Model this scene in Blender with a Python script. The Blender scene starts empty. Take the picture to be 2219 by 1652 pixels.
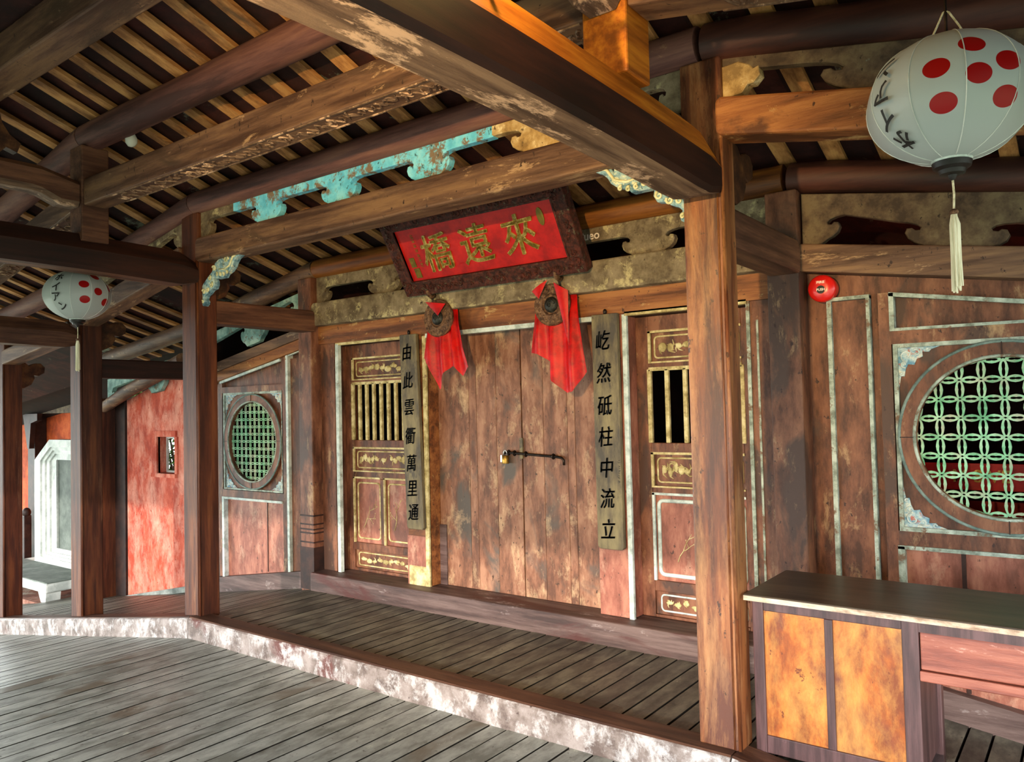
import bpy, math, random
from mathutils import Vector, Matrix, noise as mnoise
random.seed(7)
S = bpy.context.scene
COL = S.collection
PI = math.pi

# ------------------------------------------------------------------ camera, world, lights, exposure
cd = bpy.data.cameras.new('camera'); cam = bpy.data.objects.new('camera', cd); COL.objects.link(cam)
cam.location = (3.18, -4.25, 1.55)
cam.rotation_euler = (1.6046053, 0.0230868, 0.6447808)
cd.sensor_width = 36.0; cd.lens = 36.0 * 1699.0 / 2219.0; cd.clip_start = 0.05; cd.clip_end = 200
S.camera = cam

w = bpy.data.worlds.new('daylight'); S.world = w; w.use_nodes = True
wn = w.node_tree.nodes; wl = w.node_tree.links
# sky: brighter towards the open left end of the bridge
tcw = wn.new('ShaderNodeTexCoord'); dpw = wn.new('ShaderNodeVectorMath'); dpw.operation = 'DOT_PRODUCT'; dpw.inputs[1].default_value = (-0.96, -0.2, 0.2)
mrw = wn.new('ShaderNodeMapRange'); mrw.inputs['From Min'].default_value = 0.2; mrw.inputs['From Max'].default_value = 1.0; mrw.inputs['To Min'].default_value = 4.6; mrw.inputs['To Max'].default_value = 11.0
wl.new(tcw.outputs['Generated'], dpw.inputs[0]); wl.new(dpw.outputs['Value'], mrw.inputs['Value'])
bg = wn['Background']; wl.new(mrw.outputs[0], bg.inputs['Strength'])
bg = wn['Background']; bg.inputs['Color'].default_value = (0.90, 0.97, 0.96, 1)

def lamp(name, kind, loc, energy, color, target=None, **kw):
    ld = bpy.data.lights.new(name, kind); lo = bpy.data.objects.new(name, ld); COL.objects.link(lo)
    lo.location = loc; ld.energy = energy; ld.color = color
    for k, v in kw.items(): setattr(ld, k, v)
    if target is not None:
        lo.rotation_euler = (Vector(target) - Vector(loc)).to_track_quat('-Z', 'Y').to_euler()
    return lo
# low daylight that comes in through the open far side of the bridge, cut off by its head beam
lamp('daylight_sun', 'SUN', (2, -12, 4), 2.7, (1.0, 0.93, 0.88), (2 - 12 * 0.36, 0, 4 - 12 * 0.20), angle=math.radians(1.2))
# warm spotlight fixed by the opposite bench, thrown up at the roof and the door head
lamp('warm_spot', 'SPOT', (2.02, -4.6, 2.2), 440, (1.0, 0.66, 0.29), (0.2, -0.3, 2.0), spot_size=math.radians(70), spot_blend=0.6, shadow_soft_size=0.03)
# small bulb on the near tie beam
lamp('beam_bulb_light', 'POINT', (2.10, -2.66, 2.86), 9, (1.0, 0.6, 0.2), shadow_soft_size=0.03)
# added unseen lamp that brightens the lettered board behind the right window
lamp('inner_board_fill', 'POINT', (2.5, 0.45, 1.75), 4, (1.0, 0.35, 0.2), shadow_soft_size=0.1)
S.view_settings.view_transform = 'Standard'; S.view_settings.look = 'None'; S.view_settings.gamma = 1.0
S.view_settings.use_curve_mapping = False; S.view_settings.exposure = 0.3
S.cycles.max_bounces = 8; S.cycles.diffuse_bounces = 4

# ------------------------------------------------------------------ materials
def lin(h):
    h = h.lstrip('#'); out = []
    for i in (0, 2, 4):
        c = int(h[i:i + 2], 16) / 255.0
        out.append(c / 12.92 if c <= 0.04045 else ((c + 0.055) / 1.055) ** 2.4)
    return (*out, 1)
MATS = {}
def mat(name, c, lo=None, hi=None, scale=5, stretch=(1, 1, 1), patch=None, cover=0.3, pscale=3, pstretch=(1, 1, 1), patch2=None, cover2=0.2, p2scale=2.2,
        rough=0.6, bump=0.25, speck=None, spec=0.35, metal=0.0, island=0.0, coat=0.0, soft=0.035, vary=0.0):
    m = bpy.data.materials.new(name); m.use_nodes = True; MATS[name] = m
    nt = m.node_tree; N = nt.nodes; L = nt.links
    bs = N['Principled BSDF']
    tc = N.new('ShaderNodeTexCoord'); oi = N.new('ShaderNodeObjectInfo')
    mul = N.new('ShaderNodeVectorMath'); mul.operation = 'SCALE'; mul.inputs[0].default_value = (17.3, 9.1, 23.7)
    L.new(oi.outputs['Random'], mul.inputs['Scale'])
    add = N.new('ShaderNodeVectorMath'); L.new(tc.outputs['Object'], add.inputs[0]); L.new(mul.outputs[0], add.inputs[1])
    src = add.outputs[0]
    isl = None
    if island:
        ge = N.new('ShaderNodeNewGeometry'); isl = ge.outputs['Random Per Island']
        mu2 = N.new('ShaderNodeVectorMath'); mu2.operation = 'SCALE'; mu2.inputs[0].default_value = (31.0, 47.0, 13.0); L.new(isl, mu2.inputs['Scale'])
        ad2 = N.new('ShaderNodeVectorMath'); L.new(src, ad2.inputs[0]); L.new(mu2.outputs[0], ad2.inputs[1]); src = ad2.outputs[0]
    def nz(sc, st, det=8, rg=0.62, dist=0.0):
        mp = N.new('ShaderNodeMapping'); mp.inputs['Scale'].default_value = st; L.new(src, mp.inputs['Vector'])
        n = N.new('ShaderNodeTexNoise'); n.inputs['Scale'].default_value = sc; n.inputs['Detail'].default_value = det
        n.inputs['Roughness'].default_value = rg; n.inputs['Distortion'].default_value = dist
        L.new(mp.outputs[0], n.inputs['Vector']); return n.outputs['Fac']
    def ramp(f, stops):
        r = N.new('ShaderNodeValToRGB'); L.new(f, r.inputs[0]); e = r.color_ramp.elements
        while len(e) < len(stops): e.new(0.5)
        for k, (p, cc) in enumerate(stops): e[k].position = p; e[k].color = cc
        return r.outputs['Color']
    def mix(f, a, b):
        x = N.new('ShaderNodeMix'); x.data_type = 'RGBA'
        if isinstance(f, float): x.inputs['Factor'].default_value = f
        else: L.new(f, x.inputs['Factor'])
        for s, v in ((x.inputs['A'], a), (x.inputs['B'], b)):
            if isinstance(v, tuple): s.default_value = v
            else: L.new(v, s)
        return x.outputs['Result']
    lo = lo or c; hi = hi or c
    n1 = nz(scale * 1.5, stretch, 10, 0.68)
    col = ramp(n1, [(0.39, lin(lo)), (0.5, lin(c)), (0.62, lin(hi))])
    hgt = n1
    W = (1, 1, 1, 1); B = (0, 0, 0, 1)
    if patch2:
        n3 = nz(p2scale, pstretch, 6, 0.6, 0.6); t = 0.5 + (0.5 - cover2) * 0.35
        col = mix(ramp(n3, [(t - 0.03, B), (t + 0.05, W)]), col, lin(patch2))
    if patch:
        n2 = nz(pscale * 1.5, pstretch, 12, 0.76, 0.25); t = 0.5 + (0.5 - cover) * 0.42
        col = mix(ramp(n2, [(t - soft * 0.5, B), (t + soft, W)]), col, ramp(n1, [(0.35, lin(patch)), (0.7, tuple(min(1, v * 1.25) for v in lin(patch)[:3]) + (1,))]))
        ad = N.new('ShaderNodeMath'); ad.operation = 'ADD'; L.new(n1, ad.inputs[0]); L.new(n2, ad.inputs[1]); hgt = ad.outputs[0]
    if speck:
        n4 = nz(30, (1, 1, 0.7), 6, 0.65)
        col = mix(ramp(n4, [(0.63, B), (0.67, W)]), col, lin(speck))
    if island:
        hsv = N.new('ShaderNodeHueSaturation'); mr = N.new('ShaderNodeMapRange'); L.new(isl, mr.inputs['Value'])
        mr.inputs['To Min'].default_value = 1 - island; mr.inputs['To Max'].default_value = 1 + island
        L.new(mr.outputs[0], hsv.inputs['Value']); L.new(col, hsv.inputs['Color']); col = hsv.outputs['Color']
    if vary:
        hv = N.new('ShaderNodeHueSaturation'); m2 = N.new('ShaderNodeMapRange'); L.new(oi.outputs['Random'], m2.inputs['Value'])
        m2.inputs['To Min'].default_value = 1 - vary; m2.inputs['To Max'].default_value = 1 + vary
        L.new(m2.outputs[0], hv.inputs['Value']); L.new(col, hv.inputs['Color']); col = hv.outputs['Color']
    L.new(col, bs.inputs['Base Color'])
    bs.inputs['Roughness'].default_value = rough; bs.inputs['Metallic'].default_value = metal
    bs.inputs['Specular IOR Level'].default_value = spec; bs.inputs['Coat Weight'].default_value = coat
    if bump:
        bp = N.new('ShaderNodeBump'); bp.inputs['Strength'].default_value = bump; bp.inputs['Distance'].default_value = 0.012
        L.new(hgt, bp.inputs['Height']); L.new(bp.outputs[0], bs.inputs['Normal'])
    return m
GX = (0.18, 2.2, 2.2); GY = (2.2, 0.18, 2.2); GZ = (2.2, 2.2, 0.18)    # wood grain along x, y, z
mat('post_wood', '#4f2716', '#35180e', '#6a3b20', 4, GZ, patch='#8a6448', cover=0.16, pscale=3, soft=0.14, pstretch=GZ, patch2='#3a1d14', cover2=0.25, rough=0.58, spec=0.3, bump=0.2)
mat('post_wood_worn', '#6d3b20', '#431f10', '#925830', 4, GZ, patch='#a8784e', cover=0.36, pscale=3.2, pstretch=(1.8, 1.8, 0.3), soft=0.16, patch2='#5c3527', cover2=0.32, p2scale=3, rough=0.42, spec=0.5, bump=0.25, speck='#3f2618')
mat('beam_x', '#6a4d3b', '#472f23', '#866549', 4, GX, patch='#a48464', cover=0.26, pscale=3.5, pstretch=(0.5, 1.5, 1.5), patch2='#4e3a2c', cover2=0.22, rough=0.6, speck='#382720', bump=0.35)
mat('beam_y', '#5c3a2a', '#43281c', '#775039', 5, GY, patch='#94735a', cover=0.15, pscale=3, pstretch=GY, rough=0.6)
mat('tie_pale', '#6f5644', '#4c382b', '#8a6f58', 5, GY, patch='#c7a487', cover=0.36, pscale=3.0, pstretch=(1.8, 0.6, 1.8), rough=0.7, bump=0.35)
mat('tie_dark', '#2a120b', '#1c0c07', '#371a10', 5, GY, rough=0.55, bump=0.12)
mat('tie_lamplit', '#a05a14', '#7d430e', '#bf7820', 5, GY, patch='#cf9440', cover=0.12, pscale=5, pstretch=GY, rough=0.5)  # beam timber with the warm glow of the bulb put into its colour
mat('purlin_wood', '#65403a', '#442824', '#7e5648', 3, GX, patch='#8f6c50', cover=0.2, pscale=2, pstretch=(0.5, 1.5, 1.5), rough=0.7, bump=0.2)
mat('purlin_shaded', '#3d1f17', '#2a140f', '#4e2a1f', 3, GX, rough=0.55, bump=0.15)  # purlin timber with the shade under the right roof put into its colour
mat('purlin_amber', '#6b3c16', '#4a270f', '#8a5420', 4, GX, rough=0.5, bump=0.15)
mat('rafter_wood', '#a87442', '#7c522c', '#c49056', 4, GY, patch='#574531', cover=0.24, pscale=2.4, pstretch=(1.5, 0.5, 1), soft=0.1, rough=0.75, bump=0.25, vary=0.3)
mat('roof_tile', '#30110d', '#220b09', '#401a13', 3, (1, 1, 1), patch='#6a6f60', cover=0.24, pscale=1.1, rough=0.85, island=0.45)
mat('wall_wood', '#6f432e', '#4a2a1a', '#8a5a40', 4, (1.6, 1.6, 0.5), patch='#a5835f', cover=0.24, pscale=3.2, soft=0.08, pstretch=(1.4, 1.4, 0.6), patch2='#4d352a', cover2=0.32, p2scale=2.5, rough=0.52, speck='#38211a', bump=0.3)
mat('wall_orange', '#86502a', '#593117', '#a56c3c', 4, GX, patch='#b3905e', cover=0.24, pscale=4, pstretch=(0.7, 1.2, 1.2), patch2='#5a3520', cover2=0.2, rough=0.55, speck='#44281a', bump=0.3)
mat('door_wood', '#855840', '#5f3c2a', '#a3755a', 4, (1.6, 1.6, 0.5), patch='#bd9b76', cover=0.3, pscale=3.0, soft=0.1, pstretch=(1.3, 1.3, 0.7), patch2='#574c43', cover2=0.22, p2scale=1.8, rough=0.52, speck='#46301f', bump=0.25, island=0.05)
mat('pink_board', '#985c4a', '#784535', '#b2765f', 4, (1.6, 1.6, 0.5), patch='#bd937a', cover=0.28, pscale=2.8, soft=0.12, pstretch=(1.2, 1.2, 0.7), patch2='#6e4538', cover2=0.28, rough=0.5, speck='#55352a', bump=0.25)
mat('sill_wood', '#57433e', '#3e2d29', '#6e5953', 5, GX, patch='#857672', cover=0.24, pscale=3.5, pstretch=(0.5, 1.5, 1.5), patch2='#4e2a25', cover2=0.2, rough=0.55, bump=0.3)
mat('curb_wood', '#7e706a', '#5c4d47', '#988b86', 7, (0.8, 1.6, 0.8), patch='#b3adab', cover=0.44, pscale=7, soft=0.08, pstretch=(0.9, 1.3, 0.7), patch2='#5f3832', cover2=0.16, rough=0.5, bump=0.35, speck='#4a3a36')
mat('curb_top', '#4c3022', '#38221a', '#644332', 5, GX, rough=0.5, patch='#8d7a6a', cover=0.12)
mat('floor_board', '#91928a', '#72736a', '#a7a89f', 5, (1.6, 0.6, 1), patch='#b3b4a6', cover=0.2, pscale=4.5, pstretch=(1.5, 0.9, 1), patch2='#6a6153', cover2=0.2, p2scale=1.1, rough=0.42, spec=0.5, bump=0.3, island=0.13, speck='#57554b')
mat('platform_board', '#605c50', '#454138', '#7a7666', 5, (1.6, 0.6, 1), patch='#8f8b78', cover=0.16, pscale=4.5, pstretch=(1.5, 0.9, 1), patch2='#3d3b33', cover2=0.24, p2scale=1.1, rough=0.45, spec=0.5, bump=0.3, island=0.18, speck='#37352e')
mat('fret_grey', '#7a6a52', '#5c4d3b', '#93836a', 6, (1, 1, 1), patch='#b9ab80', cover=0.36, soft=0.06, pscale=5, rough=0.75, speck='#413528')
mat('fret_dark', '#5a4836', '#423326', '#716047', 6, (1, 1, 1), patch='#8fa59a', cover=0.10, pscale=4, rough=0.75, speck='#31261c')
mat('fret_blue', '#7adcfa', '#62c6ea', '#9aeaff', 6, (1, 1, 1), patch='#7d6a55', cover=0.42, pscale=3.6, rough=0.7, speck='#2f5560')
mat('fret_cream', '#b3925c', '#8c6e42', '#cbb080', 7, (1, 1, 1), patch='#d9c79a', cover=0.3, pscale=7, rough=0.75, speck='#6b5534', bump=0.4)
mat('fret_teal', '#7fa39a', '#5f8078', '#a3c0b5', 6, (1, 1, 1), patch='#6d5b46', cover=0.34, pscale=5, rough=0.75)
mat('bracket_paint', '#86adbc', '#3f6679', '#bcd0c8', 14, (1, 1, 1), patch='#d3d8bc', cover=0.30, pscale=9, rough=0.6, bump=0.4, speck='#274049')
mat('scroll_cream', '#dcd8ac', '#b6b98e', '#ece8c8', 12, rough=0.6)
mat('bracket_brown', '#4a2a16', '#30190d', '#6b4424', 6, (1, 1, 1), rough=0.6)
mat('trim_pale', '#98a394', '#6f776a', '#bcc6b8', 9, (1, 1, 1), patch='#6f5743', cover=0.36, pscale=7, rough=0.6, bump=0.2)
mat('trim_cream', '#c4b27c', '#9a8856', '#ded19f', 10, (1, 1, 1), patch='#7b5f42', cover=0.2, pscale=9, rough=0.65, bump=0.2)
mat('trim_white', '#c6d2cb', '#a3aea8', '#dce3dd', 9, (1, 1, 1), patch='#84745f', cover=0.2, pscale=8, rough=0.6, bump=0.15)
mat('lattice_green', '#8cc99a', '#64a276', '#b0d9b2', 8, (1, 1, 1), patch='#a8aa90', cover=0.46, soft=0.1, pscale=5, rough=0.6)
mat('corner_paint', '#a9c0c2', '#5f8ea4', '#ddd8c2', 18, (1, 1, 1), patch='#b5614f', cover=0.36, pscale=12, rough=0.6)
mat('ring_edge', '#6c7f78', '#52645f', '#87988f', 8, rough=0.6)
mat('red_plaster', '#c5533b', '#a93f2b', '#d76c52', 3.5, (1, 1, 0.6), patch='#de9b86', cover=0.46, pscale=2.6, soft=0.14, pstretch=(1.2, 1, 0.6), patch2='#c04526', cover2=0.28, rough=0.85, speck='#98331f', bump=0.4)
mat('orange_plaster', '#b0481c', '#8f3714', '#c65e2c', 3, rough=0.85)
mat('stone_white', '#cfd3cd', '#b6bcb6', '#e0e2dc', 4, patch='#a9b0a8', cover=0.12, pscale=4, rough=0.7, bump=0.15)
mat('stone_grey', '#5b625a', '#4a524a', '#6c736a', 3, patch='#7d837a', cover=0.18, pscale=3, rough=0.7, bump=0.15)
mat('stone_pale', '#8b9089', '#6a706a', '#a5a9a2', 4, rough=0.75)
mat('brick', '#8b5a48', '#6e4437', '#a57464', 4, patch='#a49a8c', cover=0.35, pscale=3, rough=0.85)
mat('seam_dirt', '#15110d', '#0d0a08', '#1e1913', 6, rough=0.9, bump=0)
mat('dark_wood', '#2c1710', '#1d0e0a', '#3b2117', 5, rough=0.6)
mat('shrine_dark', '#1c0b08', '#130706', '#260f0a', 2, rough=0.9)
mat('sign_red', '#b8100b', '#980907', '#cb1c14', 4, patch='#8c100c', cover=0.18, pscale=3, rough=0.5, spec=0.35, bump=0.06)
mat('sign_frame', '#4a2219', '#2c120f', '#6a3226', 22, (1, 1, 1), patch='#5f5a48', cover=0.3, pscale=16, rough=0.6, bump=0.9)
mat('gold', '#b3953a', '#84701f', '#e6d488', 18, rough=0.34, metal=0.25, bump=0.2)
mat('gold_dull', '#6f5f1c', '#5a4d16', '#877528', 10, rough=0.5, metal=0.3)
mat('couplet_board', '#6e6148', '#4c443a', '#8a7c58', 2.2, (2.5, 2.5, 0.7), patch='#4a4237', cover=0.3, pscale=2, pstretch=(1.5, 1.5, 0.8), rough=0.6, bump=0.2)
mat('ink', '#1d1c1a', '#141312', '#282624', 8, rough=0.6)
mat('red_cloth', '#bd0906', '#930604', '#d20e09', 6, rough=0.42, spec=0.25, bump=0.05)
mat('bronze', '#6a4a34', '#3f2b1e', '#8d6a4c', 26, (1, 1, 1), rough=0.5, metal=0.35, bump=0.7)
mat('bronze_dark', '#2c2b26', '#1d1c19', '#42413a', 20, rough=0.45, metal=0.4, bump=0.4)
mat('iron', '#2a221d', '#1c1613', '#3d322b', 16, rough=0.4, metal=0.7, bump=0.1)
mat('brass', '#9a7734', '#7a5c24', '#b8934a', 12, rough=0.35, metal=0.8, bump=0.05)
mat('steel', '#c4c4c0', '#a8a8a4', '#d8d8d4', 12, rough=0.3, metal=0.8, bump=0.0)
mat('alarm_red', '#d41a12', '#c8150e', '#de2018', 3, rough=0.3, spec=0.5, bump=0.0, coat=0.3)
mat('white_print', '#ecdfd2', rough=0.5, bump=0)
mat('table_frame', '#4b3333', '#382526', '#624545', 5, GZ, patch='#735656', cover=0.12, pscale=4, rough=0.4, spec=0.5, bump=0.12)
mat('table_top', '#3a3026', '#292118', '#4d4032', 5, GX, patch='#5a4c3c', cover=0.12, pscale=4, rough=0.32, spec=0.5, bump=0.1)
mat('table_edge', '#c0a992', '#8a6e58', '#dcc9b2', 9, (0.4, 1, 1), rough=0.5)
mat('table_panel', '#9a4d16', '#75360f', '#b3671f', 5, (1.6, 1.6, 0.6), patch='#cf9247', cover=0.46, pscale=3.2, soft=0.22, pstretch=(1.3, 1.3, 0.6), patch2='#6b3420', cover2=0.34, p2scale=2.6, rough=0.42, spec=0.5, bump=0.15, speck='#6a300e')
mat('table_drawer', '#8a4a3a', '#693329', '#a05f4c', 5, GX, patch='#b98474', cover=0.26, pscale=4, pstretch=(0.4, 1.6, 1.6), rough=0.42, spec=0.5)
mat('lantern_cap', '#151210', '#0e0c0b', '#201c19', 8, rough=0.5)
mat('tassel', '#ddd6b8', '#c5bd9c', '#ece6cc', 14, (3, 3, 0.3), rough=0.7, bump=0.3)
mat('cord_pale', '#cfc4a2', '#a89c78', '#e2dabc', 40, rough=0.7)
mat('bulb_white', '#d5dcd2', rough=0.25, bump=0)
mat('leaf', '#4c7a2c', '#2f561a', '#7ba04a', 6, rough=0.5, bump=0)
mat('ground', '#77806a', '#5f6a52', '#8f957f', 3, rough=0.9)
mat('board_red', '#b01812', '#90120d', '#c6221a', 3, rough=0.5, bump=0)

def lantern_mat(name, dots, r):
    m = bpy.data.materials.new(name); m.use_nodes = True; MATS[name] = m
    nt = m.node_tree; N = nt.nodes; L = nt.links; bs = N['Principled BSDF']
    tc = N.new('ShaderNodeTexCoord')
    sc = N.new('ShaderNodeVectorMath'); sc.operation = 'MULTIPLY'; sc.inputs[1].default_value = (5, 5, 6.06); L.new(tc.outputs['Object'], sc.inputs[0])
    nm = N.new('ShaderNodeVectorMath'); nm.operation = 'NORMALIZE'; L.new(sc.outputs[0], nm.inputs[0])
    cur = None
    for d in dots:
        dp = N.new('ShaderNodeVectorMath'); dp.operation = 'DOT_PRODUCT'; L.new(nm.outputs[0], dp.inputs[0]); dp.inputs[1].default_value = Vector(d).normalized()
        if cur is None: cur = dp.outputs['Value']
        else:
            mx = N.new('ShaderNodeMath'); mx.operation = 'MAXIMUM'; L.new(cur, mx.inputs[0]); L.new(dp.outputs['Value'], mx.inputs[1]); cur = mx.outputs[0]
    gt = N.new('ShaderNodeMath'); gt.operation = 'GREATER_THAN'; L.new(cur, gt.inputs[0]); gt.inputs[1].default_value = math.cos(r)
    x = N.new('ShaderNodeMix'); x.data_type = 'RGBA'; L.new(gt.outputs[0], x.inputs['Factor'])
    x.inputs['A'].default_value = lin('#a6adab'); x.inputs['B'].default_value = lin('#930b0a')
    L.new(x.outputs['Result'], bs.inputs['Base Color'])
    bs.inputs['Roughness'].default_value = 0.42; bs.inputs['Specular IOR Level'].default_value = 0.22
    bs.inputs['Anisotropic'].default_value = 0.4
    return m

# ------------------------------------------------------------------ mesh helpers
class B:
    def __init__(s): s.v = []; s.f = []
    def add(s, vs, fs):
        o = len(s.v); s.v += [tuple(v) for v in vs]; s.f += [tuple(i + o for i in f) for f in fs]; return s
    def box(s, x0, x1, y0, y1, z0, z1):
        return s.add([(x0, y0, z0), (x1, y0, z0), (x1, y1, z0), (x0, y1, z0), (x0, y0, z1), (x1, y0, z1), (x1, y1, z1), (x0, y1, z1)],
                     [(0, 3, 2, 1), (4, 5, 6, 7), (0, 1, 5, 4), (1, 2, 6, 5), (2, 3, 7, 6), (3, 0, 4, 7)])
    def prism(s, poly, ax, a, b):
        """polygon (2-D) pushed along an axis: 'y' takes (x,z), 'x' takes (y,z), 'z' takes (x,y)"""
        f = {'y': lambda p, t: (p[0], t, p[1]), 'x': lambda p, t: (t, p[0], p[1]), 'z': lambda p, t: (p[0], p[1], t)}[ax]
        n = len(poly); A = sum(poly[i][0] * poly[(i + 1) % n][1] - poly[(i + 1) % n][0] * poly[i][1] for i in range(n))
        if (A < 0) != (ax == 'y'): poly = poly[::-1]
        vs = [f(p, a) for p in poly] + [f(p, b) for p in poly]
        fs = [tuple(range(n))[::-1], tuple(range(n, 2 * n))] + [(i, (i + 1) % n, n + (i + 1) % n, n + i) for i in range(n)]
        return s.add(vs, fs)
    def bar(s, p, q, wd, hd, up=(0, 0, 1)):
        p = Vector(p); q = Vector(q); d = (q - p).normalized(); u = Vector(up); sx = d.cross(u).normalized(); u = sx.cross(d).normalized()
        c = [(-1, -1), (1, -1), (1, 1), (-1, 1)]
        vs = [e + sx * (a * wd / 2) + u * (b * hd / 2) for e in (p, q) for a, b in c]
        return s.add(vs, [(3, 2, 1, 0), (4, 5, 6, 7), (0, 1, 5, 4), (1, 2, 6, 5), (2, 3, 7, 6), (3, 0, 4, 7)])
    def loft(s, secs):
        n = len(secs[0]); vs = [p for q in secs for p in q]; fs = [tuple(range(n))[::-1], tuple(range((len(secs) - 1) * n, len(secs) * n))]
        for k in range(len(secs) - 1):
            for i in range(n):
                fs.append((k * n + i, k * n + (i + 1) % n, (k + 1) * n + (i + 1) % n, (k + 1) * n + i))
        return s.add(vs, fs)
    def tube(s, pts, r, n=8, closed=False):
        pts = [Vector(p) for p in pts]; m = len(pts); rs = r if isinstance(r, (list, tuple)) else [r] * m
        secs = []; ref = None
        for i, p in enumerate(pts):
            a = pts[i - 1] if (i > 0 or closed) else p; b = pts[(i + 1) % m] if (i < m - 1 or closed) else p
            d = (b - a); d = d.normalized() if d.length > 1e-9 else Vector((0, 0, 1))
            if ref is None: ref = Vector((0, 0, 1)) if abs(d.z) < 0.9 else Vector((1, 0, 0))
            x = d.cross(ref).normalized(); ref = x.cross(d).normalized()
            secs.append([p + (x * math.cos(2 * PI * k / n) + ref * math.sin(2 * PI * k / n)) * rs[i] for k in range(n)])
        if closed:
            o = len(s.v); s.v += [tuple(v) for q in secs for v in q]
            for i in range(m):
                j = (i + 1) % m
                for k in range(n): s.f.append((o + i * n + k, o + i * n + (k + 1) % n, o + j * n + (k + 1) % n, o + j * n + k))
            return s
        return s.loft(secs)
    def lathe(s, prof, n=32, c=(0, 0, 0), axis='z'):
        secs = []
        for r, h in prof:
            q = []
            for k in range(n):
                a = 2 * PI * k / n
                q.append((c[0] + r * math.cos(a), c[1] + r * math.sin(a), c[2] + h) if axis == 'z' else (c[0] + r * math.cos(a), c[1] - h, c[2] + r * math.sin(a)))
            secs.append(q)
        return s.loft(secs)
    def ell(s, c, r, n=12, m=8):
        vs = []; fs = []
        for i in range(m + 1):
            t = PI * i / m
            for k in range(n):
                a = 2 * PI * k / n
                vs.append((c[0] + r[0] * math.sin(t) * math.cos(a), c[1] + r[1] * math.sin(t) * math.sin(a), c[2] + r[2] * math.cos(t)))
        for i in range(m):
            for k in range(n): fs.append((i * n + k, (i + 1) * n + k, (i + 1) * n + (k + 1) % n, i * n + (k + 1) % n))
        return s.add(vs, fs)
    def sil(s, outer, y0, y1, holes=(), bev=0.0, plane='xz', x0=None):
        """outline with holes in the xz plane, thickness y0..y1 (or the yz plane, thickness along x)"""
        cu = bpy.data.curves.new('outline', 'CURVE'); cu.dimensions = '2D'; cu.fill_mode = 'BOTH'
        cu.extrude = abs(y1 - y0) / 2 - bev; cu.bevel_depth = bev; cu.bevel_resolution = 0
        for pl in [outer] + list(holes):
            sp = cu.splines.new('POLY'); sp.points.add(len(pl) - 1); sp.use_cyclic_u = True
            for p, (a, b) in zip(sp.points, pl): p.co = (a, b, 0, 1)
        o = bpy.data.objects.new('outline', cu); COL.objects.link(o)
        dg = bpy.context.evaluated_depsgraph_get(); me = bpy.data.meshes.new_from_object(o.evaluated_get(dg))
        ym = (y0 + y1) / 2
        if plane == 'xz': vs = [(v.co.x, ym - v.co.z, v.co.y) for v in me.vertices]
        else: vs = [(ym + v.co.z, v.co.x, v.co.y) for v in me.vertices]
        s.add(vs, [tuple(p.vertices) for p in me.polygons])
        bpy.data.objects.remove(o); bpy.data.curves.remove(cu); bpy.data.meshes.remove(me)
        return s
    def text(s, body, size, depth, fn, bold=0.0, sx=1.0):
        """lettering; fn maps (x, y, z) of the letter, centred at the origin, to a point"""
        cu = bpy.data.curves.new('letters', 'FONT'); cu.body = body; cu.size = size; cu.extrude = depth; cu.offset = bold
        cu.align_x = 'CENTER'; cu.align_y = 'CENTER'; cu.resolution_u = 3
        o = bpy.data.objects.new('letters', cu); COL.objects.link(o)
        dg = bpy.context.evaluated_depsgraph_get(); me = bpy.data.meshes.new_from_object(o.evaluated_get(dg))
        if len(me.vertices):
            xs = [v.co.x for v in me.vertices]; ys = [v.co.y for v in me.vertices]
            cx = (min(xs) + max(xs)) / 2; cy = (min(ys) + max(ys)) / 2
            s.add([fn((v.co.x - cx) * sx, v.co.y - cy, v.co.z) for v in me.vertices], [tuple(p.vertices) for p in me.polygons])
        bpy.data.objects.remove(o); bpy.data.curves.remove(cu); bpy.data.meshes.remove(me)
        return s
    def build(s, name, material, parent=None, loc=None, bevel=0.0, smooth=False, local=False, mats=None, fm=None):
        org = Vector((0, 0, 0))
        if parent is not None: org = Vector((0, 0, 0)) if local else world_of(parent)
        elif loc is not None: org = Vector(loc)
        me = bpy.data.meshes.new(name); me.from_pydata([tuple(Vector(v) - org) for v in s.v], [], s.f); me.update()
        o = bpy.data.objects.new(name, me); COL.objects.link(o)
        for q in ([material] if mats is None else mats): me.materials.append(MATS[q])
        if fm: 
            for p in me.polygons: p.material_index = fm(p)
        if parent is not None: o.parent = parent
        else: o.location = org
        if smooth:
            for p in me.polygons: p.use_smooth = True
            if smooth != True:
                me.set_sharp_from_angle(angle=math.radians(smooth))
        if bevel:
            md = o.modifiers.new('edge', 'BEVEL'); md.width = bevel; md.segments = 2; md.limit_method = 'ANGLE'; md.angle_limit = math.radians(35); md.use_clamp_overlap = True
        return o
def world_of(o):
    p = Vector(o.location)
    while o.parent is not None: o = o.parent; p = p + Vector(o.location)
    return p
def tag(o, label, cat, group=None, kind=None):
    o['label'] = label; o['category'] = cat
    if group: o['group'] = group
    if kind: o['kind'] = kind
    return o
def thing(name, loc, label, cat, group=None, rot=(0, 0, 0), kind='thing'):
    o = bpy.data.objects.new(name, None); COL.objects.link(o); o.location = loc; o.rotation_euler = rot; o.empty_display_size = 0.1
    return tag(o, label, cat, group, kind)
def setting(name, loc=(0, 0, 0)):
    o = bpy.data.objects.new(name, None); COL.objects.link(o); o.location = loc; o['kind'] = 'structure'; return o
def struct(o): o['kind'] = 'structure'; return o
ORD = ['first', 'second', 'third', 'fourth', 'fifth', 'sixth', 'seventh', 'eighth', 'ninth', 'tenth', 'eleventh', 'twelfth', 'thirteenth', 'fourteenth', 'fifteenth', 'sixteenth', 'seventeenth', 'eighteenth', 'nineteenth', 'twentieth']

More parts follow.
